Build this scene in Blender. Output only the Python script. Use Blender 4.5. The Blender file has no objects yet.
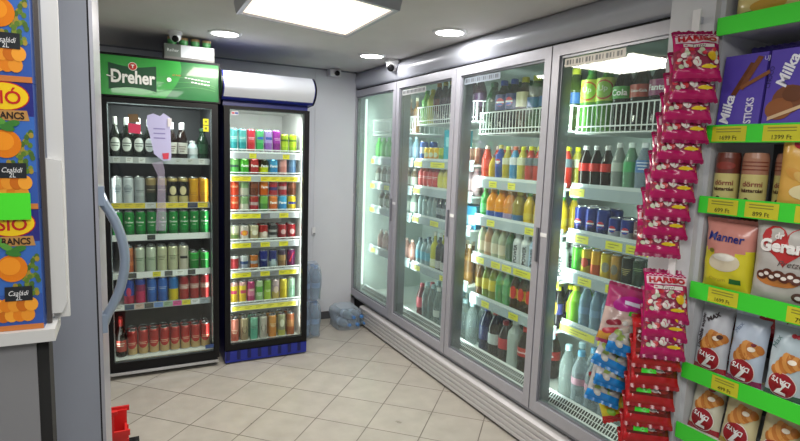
import bpy, math, random
from mathutils import Vector, Matrix, Euler
R = random.Random(7)
PI = math.pi
C = bpy.context.scene.collection
sc = bpy.context.scene

# ------------------------------------------------------------------ camera, world, exposure
H = 1.55
def cam_axes(yaw, pit, rol):
    f = Vector((math.sin(yaw)*math.cos(pit), math.cos(yaw)*math.cos(pit), -math.sin(pit)))
    r = Vector((math.cos(yaw), -math.sin(yaw), 0)); u = r.cross(f)
    return r*math.cos(rol)+u*math.sin(rol), -r*math.sin(rol)+u*math.cos(rol), f
cr, cu, cf = cam_axes(math.radians(27.731), math.radians(6.994), math.radians(2.0188))
cd = bpy.data.cameras.new('camera'); cam = bpy.data.objects.new('camera', cd); C.objects.link(cam)
cd.sensor_width = 36; cd.lens = 535/800*36; cd.clip_start = .05
mw = Matrix((cr, cu, -cf)).transposed().to_4x4(); mw.translation = Vector((0, 0, H)); cam.matrix_world = mw
sc.camera = cam
sc.view_settings.view_transform = 'Standard'; sc.view_settings.look = 'None'
sc.view_settings.gamma = 1; sc.view_settings.use_curve_mapping = False
sc.view_settings.exposure = 1.0
w = bpy.data.worlds.new('world'); sc.world = w; w.use_nodes = True
w.node_tree.nodes['Background'].inputs[0].default_value = (.8, .85, 1, 1)
w.node_tree.nodes['Background'].inputs[1].default_value = .15

CEIL = 2.28
def area(name, loc, rot, sx, sy, power, col=(1, 1, 1), shape='RECTANGLE', spread=PI):
    l = bpy.data.lights.new(name, 'AREA'); l.shape = shape; l.size = sx; l.size_y = sy
    l.energy = power; l.color = col; l.spread = spread
    o = bpy.data.objects.new(name, l); C.objects.link(o); o.location = loc; o.rotation_euler = rot
    return o
# the lamps in view, plus unseen overhead lights added to fill the shop
LP = [(.86, 2.6)]
area('panel_lamp', (.86, 2.593, 2.205), (0, 0, 0), .6, .6, 20, (1, .92, .81))
area('unseen_fill_lamp', (.3, -.2, 2.25), (0, 0, 0), .9, .9, 15, (1, .98, .95))
area('unseen_fill_lamp', (.2, .9, 2.25), (0, 0, 0), .5, .5, 4, (1, .98, .95))
DL = [(.614, 3.645), (1.742, 2.769), (1.69, 3.759)]
for x, y in DL:
    area('downlight_lamp', (x, y, 2.262), (0, 0, 0), .15, .15, 3.2, (1, .98, .95), 'DISK')
MY = [4.67, 3.81, 2.965, 2.10, 1.23]         # cooler door boundaries
for i, y in enumerate(MY[1:4]):             # LED strips behind the mullions, shining into the cooler
    area('cooler_led', (2.058, y, 1.15), (0, -PI/2, 0), 1.7, .05, 2.8, (.86, 1, .93))
area('cooler_led', (2.05, 4.58, 1.15), (0, -PI/2, 0), 1.7, .05, 2.0, (.86, 1, .93))
area('cooler_led', (2.03, 1.28, 1.15), (0, -PI/2, 0), 1.7, .05, 2.8, (.86, 1, .93))
area('fridge_led', (.25, 3.93, 1.80), (math.radians(25), 0, 0), .5, .03, 2.2, (1, 1, 1))
area('fridge_led', (.94, 3.93, 1.80), (math.radians(25), 0, 0), .45, .03, 1.5, (1, 1, 1))
for x in (.69, 1.19):
    area('fridge_led', (x, 3.90, .95), (PI/2, 0, 0), .03, 1.5, .5, (1, 1, .97))
for x in (-.045, .54):
    area('fridge_led', (x, 3.94, .8), (PI/2, 0, 0), .03, 1.2, .22, (1, 1, .97))

# ------------------------------------------------------------------ materials
MATS = {}
def mat(name, col=(.8, .8, .8), rough=.5, metal=0, emit=0, noise=0, nscale=20, bump=0, alpha=1, coat=0):
    if name in MATS: return MATS[name]
    m = bpy.data.materials.new(name); m.use_nodes = True; nt = m.node_tree; b = nt.nodes['Principled BSDF']
    b.inputs['Base Color'].default_value = (*col, 1); b.inputs['Roughness'].default_value = rough
    b.inputs['Metallic'].default_value = metal
    if coat: b.inputs['Coat Weight'].default_value = coat
    if emit:
        b.inputs['Emission Color'].default_value = (*col, 1); b.inputs['Emission Strength'].default_value = emit
    if noise or bump:
        tc = nt.nodes.new('ShaderNodeTexCoord'); n = nt.nodes.new('ShaderNodeTexNoise'); n.inputs['Scale'].default_value = nscale
        n.inputs['Detail'].default_value = 4
        nt.links.new(tc.outputs['Object'], n.inputs['Vector'])
        if noise:
            r = nt.nodes.new('ShaderNodeValToRGB')
            r.color_ramp.elements[0].position = .3; r.color_ramp.elements[1].position = .7
            r.color_ramp.elements[0].color = (*[c*(1-noise) for c in col], 1); r.color_ramp.elements[1].color = (*[min(1, c*(1+noise*.4)) for c in col], 1)
            nt.links.new(n.outputs['Fac'], r.inputs['Fac']); nt.links.new(r.outputs['Color'], b.inputs['Base Color'])
        if bump:
            bp = nt.nodes.new('ShaderNodeBump'); bp.inputs['Strength'].default_value = bump; bp.inputs['Distance'].default_value = .005
            nt.links.new(n.outputs['Fac'], bp.inputs['Height']); nt.links.new(bp.outputs['Normal'], b.inputs['Normal'])
    if alpha < 1: b.inputs['Alpha'].default_value = alpha
    MATS[name] = m; return m
def s2l(c): return tuple((x/12.92 if x <= .04045 else ((x+.055)/1.055)**2.4) for x in c)
def hexc(h): return s2l(tuple(int(h[i:i+2], 16)/255 for i in (0, 2, 4)))
def hx(h, rough=.35, metal=0, **k):
    return mat(f'{"foil" if metal else "print"}_{h}_{int(rough*100)}'+('_a%d' % int(k['alpha']*100) if 'alpha' in k else ''), hexc(h), rough, metal, **k)
def glass_mat(name, tint=(.93, .98, .96), haze=0, ior=1.45):
    m = bpy.data.materials.new(name); m.use_nodes = True; nt = m.node_tree; nt.nodes.clear()
    o = nt.nodes.new('ShaderNodeOutputMaterial'); t = nt.nodes.new('ShaderNodeBsdfTransparent'); g = nt.nodes.new('ShaderNodeBsdfGlossy')
    t.inputs[0].default_value = (*tint, 1); g.inputs['Roughness'].default_value = .01
    lw = nt.nodes.new('ShaderNodeLayerWeight'); lw.inputs[0].default_value = .5; pw = nt.nodes.new('ShaderNodeMath'); pw.operation = 'POWER'; pw.inputs[1].default_value = 5
    f = nt.nodes.new('ShaderNodeMapRange'); f.inputs[3].default_value = .035; f.inputs[4].default_value = .9; mx = nt.nodes.new('ShaderNodeMixShader')
    nt.links.new(lw.outputs['Facing'], pw.inputs[0]); nt.links.new(pw.outputs[0], f.inputs[0])
    nt.links.new(f.outputs[0], mx.inputs[0]); nt.links.new(t.outputs[0], mx.inputs[1]); nt.links.new(g.outputs[0], mx.inputs[2])
    last = mx
    if haze:
        d = nt.nodes.new('ShaderNodeBsdfDiffuse'); tl = nt.nodes.new('ShaderNodeBsdfTranslucent'); a = nt.nodes.new('ShaderNodeMixShader')
        d.inputs[0].default_value = (.85, .92, .9, 1); tl.inputs[0].default_value = (.85, .92, .9, 1); a.inputs[0].default_value = .6
        nt.links.new(d.outputs[0], a.inputs[1]); nt.links.new(tl.outputs[0], a.inputs[2])
        n = nt.nodes.new('ShaderNodeTexNoise'); n.inputs['Scale'].default_value = 2.2; tc = nt.nodes.new('ShaderNodeTexCoord')
        nt.links.new(tc.outputs['Object'], n.inputs['Vector'])
        mr = nt.nodes.new('ShaderNodeMapRange'); mr.inputs[1].default_value = .3; mr.inputs[2].default_value = .7
        mr.inputs[3].default_value = haze*.5; mr.inputs[4].default_value = haze
        nt.links.new(n.outputs['Fac'], mr.inputs[0])
        b = nt.nodes.new('ShaderNodeMixShader'); nt.links.new(mr.outputs[0], b.inputs[0])
        nt.links.new(mx.outputs[0], b.inputs[1]); nt.links.new(a.outputs[0], b.inputs[2]); last = b
    nt.links.new(last.outputs[0], o.inputs[0]); MATS[name] = m; return m
def clear_mat(name, col, op):
    """clear plastic or a drink: tinted transparency mixed with a glossy skin"""
    if name in MATS: return MATS[name]
    m = bpy.data.materials.new(name); m.use_nodes = True; nt = m.node_tree; b = nt.nodes['Principled BSDF']
    b.inputs['Base Color'].default_value = (*col, 1); b.inputs['Roughness'].default_value = .12
    o = nt.nodes['Material Output']; t = nt.nodes.new('ShaderNodeBsdfTransparent'); t.inputs[0].default_value = (*[min(1, c*.5+.5) for c in col], 1)
    mx = nt.nodes.new('ShaderNodeMixShader'); lw = nt.nodes.new('ShaderNodeLayerWeight'); lw.inputs[0].default_value = .35
    mr = nt.nodes.new('ShaderNodeMapRange'); mr.inputs[3].default_value = op; mr.inputs[4].default_value = min(1, op+.45)
    nt.links.new(lw.outputs['Facing'], mr.inputs[0]); nt.links.new(mr.outputs[0], mx.inputs[0])
    nt.links.new(t.outputs[0], mx.inputs[1]); nt.links.new(b.outputs[0], mx.inputs[2]); nt.links.new(mx.outputs[0], o.inputs[0])
    MATS[name] = m; return m
GLASS = glass_mat('door_glass'); GLASSC = glass_mat('cooler_glass', haze=.05)
GLASSH = glass_mat('misted_glass', haze=.22)
GLASSM = glass_mat('lightly_misted_glass', haze=.08)
WHITE = mat('white_enamel', (.72, .73, .74), .35)
WALLM = mat('white_wall_panel', (.60, .62, .67), .5, noise=.04, nscale=3)
CEILM = mat('grey_ceiling', (.62, .61, .60), .75, noise=.05, nscale=4)
ALU = mat('brushed_aluminium', (.40, .40, .45), .35, .3, noise=.05, nscale=30)
ALUD = mat('dark_aluminium', (.25, .26, .29), .35, .6)
STEEL = mat('steel', (.6, .62, .66), .25, .9)
BLACK = mat('black_plastic', (.005, .005, .006), .45); BLACK.node_tree.nodes['Principled BSDF'].inputs['Specular IOR Level'].default_value = .22
RUB = mat('black_rubber', (.01, .01, .01), .8)
LINER = mat('cooler_liner', (.56, .64, .61), .5)
BLUE = mat('blue_plastic', (.01, .02, .25), .35)
WIRE = mat('white_wire', (.82, .84, .85), .35)
YEL = mat('yellow_price_tag', hexc('d8cf2a'), .5)
GRN = mat('green_price_rail', hexc('3fd634'), .35)
KICK = mat('grooved_kick_metal', (.52, .51, .52), .4, .2)
LAMP = mat('lit_diffuser', (1, .91, .77), .5, emit=.54)
LAMPW = mat('lit_downlight', (1, .98, .95), .5, emit=6)
LED = mat('lit_led_tube', (.86, 1, .94), .5, emit=.9)

# ------------------------------------------------------------------ mesh helper
class M:
    def __init__(s): s.v = []; s.f = []; s.m = []; s.ml = []; s.sm = []
    def mi(s, m):
        if m not in s.ml: s.ml.append(m)
        return s.ml.index(m)
    def add(s, vs, fs, m, smooth=False):
        o = len(s.v); k = s.mi(m); s.v += [tuple(v) for v in vs]
        for f in fs: s.f.append(tuple(i+o for i in f)); s.m.append(k); s.sm.append(smooth)
        return s
    def box(s, x0, x1, y0, y1, z0, z1, m):
        vs = [(x, y, z) for z in (z0, z1) for y in (y0, y1) for x in (x0, x1)]
        return s.add(vs, [(0, 2, 3, 1), (4, 5, 7, 6), (0, 1, 5, 4), (2, 6, 7, 3), (0, 4, 6, 2), (1, 3, 7, 5)], m)
    def prism(s, poly, a0, a1, axis, m, smooth=False):
        """poly in the two other axes, extruded along axis 0/1/2"""
        n = len(poly); vs = []
        for a in (a0, a1):
            for p in poly:
                q = list(p); q.insert(axis, a); vs.append(tuple(q))
        fs = [(i, (i+1) % n, n+(i+1) % n, n+i) for i in range(n)]
        s.add(vs, fs, m, smooth); s.add(vs, [tuple(range(n)), tuple(range(2*n-1, n-1, -1))], m); return s
    def lathe(s, prof, n=16, c=(0, 0, 0), close=True):
        """prof: (r, z, mat); mat colours the segment above that ring"""
        rings = []
        for r, z, m in prof:
            rings.append([(c[0]+r*math.sin(2*PI*i/n), c[1]-r*math.cos(2*PI*i/n), c[2]+z) for i in range(n)])
        for k in range(len(prof)-1):
            s.add(rings[k]+rings[k+1], [(i, (i+1) % n, n+(i+1) % n, n+i) for i in range(n)], prof[k][2], True)
        if close:
            s.add(rings[0], [tuple(range(n-1, -1, -1))], prof[0][2]); s.add(rings[-1], [tuple(range(n))], prof[-1][2])
        return s
    def tube(s, pts, r, m, n=6, flat=1):
        pts = [Vector(p) for p in pts]; rr = r if isinstance(r, (list, tuple)) else [r]*len(pts); rings = []
        for i, p in enumerate(pts):
            t = (pts[min(i+1, len(pts)-1)]-pts[max(i-1, 0)]).normalized()
            up = Vector((0, 1, 0)) if abs(t.y) < .9 else Vector((1, 0, 0))
            a = t.cross(up).normalized(); b = t.cross(a).normalized()
            rings.append([p+a*rr[i]*math.cos(2*PI*k/n)+b*rr[i]*flat*math.sin(2*PI*k/n) for k in range(n)])
        vs = [v for g in rings for v in g]; fs = []
        for i in range(len(pts)-1):
            fs += [(i*n+k, i*n+(k+1) % n, (i+1)*n+(k+1) % n, (i+1)*n+k) for k in range(n)]
        fs += [tuple(range(n-1, -1, -1)), tuple(range(len(vs)-n, len(vs)))]
        return s.add(vs, fs, m, True)
    def grid(s, fn, nu, nv, m, smooth=True):
        """fn(a,b) a,b in 0..1; m a material or m(a,b)"""
        vs = [fn(i/nu, j/nv) for j in range(nv+1) for i in range(nu+1)]; o = len(s.v); s.v += [tuple(v) for v in vs]
        for j in range(nv):
            for i in range(nu):
                q = j*(nu+1)+i; s.f.append((o+q, o+q+1, o+q+nu+2, o+q+nu+1)); s.sm.append(smooth)
                s.m.append(s.mi(m((i+.5)/nu, (j+.5)/nv) if callable(m) else m))
        return s
    def rect(s, S, a0, a1, b0, b1, m, off=.001, n=6, k=1):
        return s.grid(lambda a, b: S(a0+(a1-a0)*a, b0+(b1-b0)*b, off), n, k, m)
    def ell(s, S, ca, cb, ra, rb, m, off=.0015, n=18, rings=3, rot=0):
        vs = [S(ca, cb, off)]; c, d = math.cos(rot), math.sin(rot)
        for k in range(1, rings+1):
            for i in range(n):
                x = ra*k/rings*math.cos(2*PI*i/n); y = rb*k/rings*math.sin(2*PI*i/n)
                vs.append(S(ca+x*c-y*d, cb+x*d+y*c, off))
        fs = [(0, 1+i, 1+(i+1) % n) for i in range(n)]
        for k in range(rings-1):
            a = 1+k*n; b = a+n; fs += [(a+i, b+i, b+(i+1) % n, a+(i+1) % n) for i in range(n)]
        return s.add(vs, fs, m, True)
    def poly(s, S, pts, m, off=.001):
        return s.add([S(a, b, off) for a, b in pts], [tuple(range(len(pts)))], m)
    def text(s, S, txt, ca, cb, width, m, off=.002, rot=0, height=None, bold=.0, shear=0):
        vs, fs, w, h = text_geo(txt, bold, shear); k = width/w; kz = (height/h) if height else k
        c, d = math.cos(rot), math.sin(rot)
        return s.add([S(ca+x*k*c-y*kz*d, cb+x*k*d+y*kz*c, off) for x, y in vs], fs, m)
    def build(s, name, parent=None, loc=None):
        me = bpy.data.meshes.new(name); me.from_pydata([tuple(v) for v in s.v], [], s.f); me.update()
        for m in s.ml: me.materials.append(m)
        me.polygons.foreach_set('material_index', s.m); me.polygons.foreach_set('use_smooth', s.sm)
        o = bpy.data.objects.new(name, me); C.objects.link(o)
        if parent: o.parent = parent
        if loc: o.location = loc
        return o
TG = {}
def text_geo(t, bold, shear):
    key = (t, bold, shear)
    if key in TG: return TG[key]
    cu_ = bpy.data.curves.new('lettering', 'FONT'); cu_.body = t; cu_.offset = bold; cu_.shear = shear; cu_.resolution_u = 3
    o = bpy.data.objects.new('lettering', cu_); C.objects.link(o)
    dg = bpy.context.evaluated_depsgraph_get(); me = bpy.data.meshes.new_from_object(o.evaluated_get(dg))
    vs = [(v.co.x, v.co.y) for v in me.vertices]; fs = [tuple(p.vertices) for p in me.polygons]
    bpy.data.objects.remove(o); bpy.data.curves.remove(cu_); bpy.data.meshes.remove(me)
    x0 = min(v[0] for v in vs); x1 = max(v[0] for v in vs); y0 = min(v[1] for v in vs); y1 = max(v[1] for v in vs)
    vs = [(x-(x0+x1)/2, y-(y0+y1)/2) for x, y in vs]; TG[key] = (vs, fs, x1-x0, y1-y0); return TG[key]
def plane(o, ux, uz, n=None):
    o, ux, uz = Vector(o), Vector(ux).normalized(), Vector(uz).normalized(); n = Vector(n) if n else ux.cross(uz)
    return lambda a, b, off: o+ux*a+uz*b+n*off
def cylS(r): return lambda a, b, off: ((r+off)*math.sin(a/r), -(r+off)*math.cos(a/r), b)

def tag(o, label=None, cat=None, group=None, kind=None):
    if label: o['label'] = label
    if cat: o['category'] = cat
    if group: o['group'] = group
    if kind: o['kind'] = kind
    return o
def empty(name, loc=(0, 0, 0), rz=0, label=None, cat=None, group=None):
    o = bpy.data.objects.new(name, None); C.objects.link(o); o.location = loc; o.rotation_euler = (0, 0, rz); o.empty_display_size = .05
    return tag(o, label, cat, group)
KIDS = {}
def copy_tree(o, parent=None):
    c = o.copy(); C.objects.link(c); c.parent = parent
    for ch in [x for x in o.children]: copy_tree(ch, c)
    return c
PROTO = {}
def place(spec, loc, rz, label, cat, group=None, rot=None):
    """first use builds and places the thing itself, later uses copy it with its parts"""
    key = spec[0]
    if key not in PROTO:
        PROTO[key] = o = spec[1](); first = True
    else: o = copy_tree(PROTO[key])
    o.location = loc; o.rotation_euler = rot if rot else (0, 0, rz)
    if 'group' in o: del o['group']
    tag(o, label, cat, group); return o

# ------------------------------------------------------------------ the room
def struct(b, name): return tag(b.build(name), kind='structure')
def floor_mat():
    m = bpy.data.materials.new('beige_floor_tiles'); m.use_nodes = True; nt = m.node_tree; b = nt.nodes['Principled BSDF']
    g = nt.nodes.new('ShaderNodeNewGeometry'); mp = nt.nodes.new('ShaderNodeMapping'); mp.vector_type = 'TEXTURE'
    mp.inputs['Rotation'].default_value = (0, 0, -math.radians(43.8))
    A = Vector((math.sin(math.radians(43.8)), math.cos(math.radians(43.8)))); B = Vector((A.y, -A.x))
    o = B*-1.884+A*2.418
    mp.inputs['Location'].default_value = (o.x, o.y, 0)
    mp.inputs['Scale'].default_value = (.3135, .3135, 1)
    br = nt.nodes.new('ShaderNodeTexBrick'); br.offset = 0; br.squash = 1
    for k, v in (('Scale', 1), ('Mortar Size', .011), ('Mortar Smooth', .3), ('Bias', 0), ('Brick Width', 1), ('Row Height', 1)): br.inputs[k].default_value = v
    br.inputs['Color1'].default_value = (.42, .395, .35, 1); br.inputs['Color2'].default_value = (.455, .43, .38, 1); br.inputs['Mortar'].default_value = (.15, .13, .11, 1)
    n = nt.nodes.new('ShaderNodeTexNoise'); n.inputs['Scale'].default_value = 9; n.inputs['Detail'].default_value = 6
    mx = nt.nodes.new('ShaderNodeMix'); mx.data_type = 'RGBA'; mx.blend_type = 'MULTIPLY'; mx.inputs[0].default_value = .35
    nt.links.new(g.outputs['Position'], mp.inputs[0]); nt.links.new(mp.outputs[0], br.inputs['Vector']); nt.links.new(g.outputs['Position'], n.inputs['Vector'])
    nt.links.new(br.outputs['Color'], mx.inputs[6]); nt.links.new(n.outputs['Fac'], mx.inputs[7]); nt.links.new(mx.outputs[2], b.inputs['Base Color'])
    mr = nt.nodes.new('ShaderNodeMapRange'); mr.inputs[3].default_value = .22; mr.inputs[4].default_value = .42
    nt.links.new(n.outputs['Fac'], mr.inputs[0]); nt.links.new(mr.outputs[0], b.inputs['Roughness'])
    bp = nt.nodes.new('ShaderNodeBump'); bp.inputs['Strength'].default_value = .4; bp.inputs['Distance'].default_value = .002; bp.invert = True
    nt.links.new(br.outputs['Fac'], bp.inputs['Height']); nt.links.new(bp.outputs['Normal'], b.inputs['Normal'])
    return m
XL, XR, YB, YF = -1.6, 2.85, 4.75, -1.8
struct(M().box(XL, XR, YF, YB, -.1, 0, floor_mat()), 'floor')
struct(M().box(XL, XR, YF, YB, CEIL, CEIL+.1, CEILM), 'ceiling')
bk = M().box(XL, XR, YB, YB+.1, 0, CEIL, WALLM)
struct(bk, 'wall_back')
struct(M().box(XL, 1.93, YB-.12, YB-.105, 0, CEIL, WALLM).box(.655, .659, YB-.124, YB-.12, .1, CEIL, ALUD).box(1.545, 1.549, YB-.124, YB-.12, .1, CEIL, WALLM), 'trim_1')
struct(M().box(XL, 1.93, YB-.135, YB-.12, 0, .07, mat('dark_baseboard', (.07, .07, .08), .5)), 'baseboard_back')
struct(M().box(XL, 1.93, YB-.125, YB-.119, CEIL-.012, CEIL-.0, ALUD), 'trim_2')
struct(M().box(XL-.1, XL, YF, YB, 0, CEIL, WALLM), 'wall_left')
struct(M().box(XR, XR+.1, YF, YB, 0, CEIL, WALLM), 'wall_right')
struct(M().box(XL, XR, YF-.1, YF, 0, CEIL, WALLM), 'wall_front')

# ceiling lights
def panel():
    t = empty('ceiling_light', (.86, 2.593, CEIL), 0, 'large square lit panel in a grey frame on the ceiling', 'ceiling light')
    q = [(.535, 2.857), (1.203, 3.038), (1.185, 2.329), (.517, 2.148)]
    q = [Vector((x-.86, y-2.593)) for x, y in q]
    fr = M(); n = 4
    def ring(k, z): return [(p.x*k, p.y*k, z) for p in q]
    A, B, Cc, D = ring(1.03, 0), ring(1.0, -.06), ring(.93, -.06), ring(.93, -.045)
    for a, b in ((A, B), (B, Cc), (Cc, D)): fr.add(a+b, [(i, (i+1) % n, n+(i+1) % n, n+i) for i in range(n)], ALU)
    fr.build('frame', t)
    M().add(ring(.93, -.05), [(0, 1, 2, 3)], LAMP).build('diffuser', t)
panel()
DLn = ['round downlight on the ceiling above the plain white-topped fridge', 'round downlight in front of the third cooler door, largest one', 'round downlight near the dome camera, before the second cooler door']
for (x, y), lb in zip(DL, DLn):
    t = empty('downlight', (x, y, CEIL), 0, lb, 'ceiling light', 'round recessed downlights')
    M().lathe([(.105, 0, WHITE), (.10, -.008, WHITE), (.082, -.01, WHITE)], 28, close=False).build('trim_ring', t)
    M().lathe([(.083, -.009, LAMPW), (.02, -.010, LAMPW)], 28).build('diffuser', t)

# ------------------------------------------------------------------ cans, bottles, labels
SIL = mat('can_silver', (.7, .71, .73), .25, .9)
def can(key, r, h, bands, text=None, tcol='ffffff', deco=None, vert=False):
    """bands: [(fraction, hex)] bottom to top"""
    def mk():
        t = empty('drink_can'); b = M(); prof = [(r*.78, 0, SIL), (r*.92, h*.025, None)]
        zs = [(.05, bands[0][1])]+[(f, c) for f, c in bands if f > .05]
        prof = [(r*.78, 0, SIL), (r, h*.05, hx(bands[0][1], .28, .35))]
        for f, c in bands[1:]: prof.append((r, h*f, hx(c, .28, .35)))
        prof += [(r, h*.91, hx(bands[-1][1], .28, .35)), (r*.82, h*.965, SIL), (r*.84, h*.985, SIL)]
        b.lathe(prof, 16); b.build('can_body', t)
        l = M().lathe([(r*.84, h*.985, SIL), (r*.84, h, SIL), (r*.76, h, SIL), (r*.74, h*.985, SIL)], 16)
        l.ell(plane((0, -r*.2, h*.99), (1, 0, 0), (0, 1, 0)), 0, 0, r*.22, r*.3, SIL); l.build('lid', t)
        if text or deco:
            g = M(); S = cylS(r)
            if deco: deco(g, S, r, h)
            if text:
                if vert: g.text(S, text, 0, h*.5, h*.6, hx(tcol), rot=PI/2, bold=.02)
                else: g.text(S, text, 0, h*.56, r*1.6, hx(tcol), bold=.02)
            g.build('printed_label', t)
        return t
    return (key, mk, 'can', r, h)
def bottle(key, r, h, liquid, cap, lab=None, z0=.3, z1=.55, text=None, tcol='ffffff', deco=None, op=.9, shape='pet', neck=None, vert=False):
    def mk():
        t = empty('drink_bottle'); b = M()
        if op >= 1: lm = mat('liquid_'+liquid, hexc(liquid), .1, coat=.3)
        else: lm = clear_mat('clear_%s_%d' % (liquid, int(op*100)), hexc(liquid), op)
        if shape == 'wine': pf = [(.9, 0), (1, .02), (1, .58), (.85, .66), (.4, .74), (.33, .80), (.33, .94)]
        elif shape == 'beer': pf = [(.9, 0), (1, .02), (1, .52), (.92, .6), (.5, .74), (.38, .84), (.38, .95)]
        elif shape == 'jug': pf = [(.9, 0), (1, .03), (.95, .3), (1, .6), (.92, .72), (.5, .82), (.4, .86), (.4, .92)]
        elif shape == 'sport': pf = [(.88, 0), (1, .03), (1, .3), (.88, .42), (1, .54), (1, .7), (.75, .8), (.55, .84), (.55, .9)]
        else: pf = [(.72, 0), (.95, .03), (1, .1), (.93, .2), (1, .3), (1, .56), (.97, .64), (.72, .76), (.45, .86), (.38, .89), (.38, .94)]
        b.lathe([(r*a, h*z, lm) for a, z in pf], 16)
        b.build('bottle_body', t)
        cr_ = r*(.45 if shape in ('pet', 'jug') else .4 if shape != 'sport' else .62)
        top = pf[-1][1]
        M().lathe([(cr_, h*(top-.04), hx(cap)), (cr_, h*.985, hx(cap)), (cr_*.85, h, hx(cap))], 14).build('cap', t)
        if lab:
            rl = r*1.012; m = hx(lab); g = M().lathe([(rl, h*z0, m), (rl, h*z1, m)], 16, close=False)
            S = cylS(rl)
            if deco: deco(g, S, r, h)
            if text:
                if vert: g.text(S, text, 0, h*(z0+z1)/2, h*(z1-z0)*.85, hx(tcol), rot=PI/2, bold=.03)
                else: g.text(S, text, 0, h*(z0+z1)/2, r*1.5, hx(tcol), bold=.02)
            g.build('label', t)
        if neck: M().lathe([(r*.42, h*.76, hx(neck)), (r*.4, h*.93, hx(neck))], 12, close=False).build('neck_label', t)
        return t
    return (key, mk, 'bottle', r, h)

ORD = ['leftmost', 'second from left', 'third from left', 'fourth from left', 'fifth from left', 'sixth from left', 'seventh from left', 'eighth from left', 'ninth from left', 'tenth from left', 'eleventh from left', 'twelfth from left']
ORDB = ['first', 'second', 'third', 'fourth', 'fifth', 'sixth', 'seventh', 'eighth', 'ninth', 'tenth', 'eleventh', 'twelfth']
def stock(items, pos, rz, where, back=None, bitems=None, jit=.15, noun=None, group=True):
    """items: [(desc, spec)]; pos(i) front-row location; back(i) location behind"""
    cnt = {}
    for d, sp in items: cnt[d] = cnt.get(d, 0)+1
    for d, sp in (bitems or (items if back else [])): cnt[d] = cnt.get(d, 0)+1
    seen = 0
    for i, (d, sp) in enumerate(items):
        n = len(items)
        if cnt[d] == 1: lb = f'{d}, {where}'
        else: lb = f'{d}, {"rightmost" if i == n-1 else ORD[i]}, {where}'
        place(sp, pos(i), rz+R.uniform(-jit, jit), lb, sp[2], f'{sp[2]}s on {where}' if cnt[d] > 1 else None)
    if back:
        for i, (d, sp) in enumerate(bitems or items):
            if sp is None: continue
            lb = f'{d} behind the {"rightmost" if i == len(items)-1 and i else ORDB[i]} one, {where}' if i else f'{d} behind the leftmost one, {where}'
            place(sp, back(i), rz+R.uniform(-.5, .5), lb, sp[2], f'{sp[2]}s on {where}')

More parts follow.
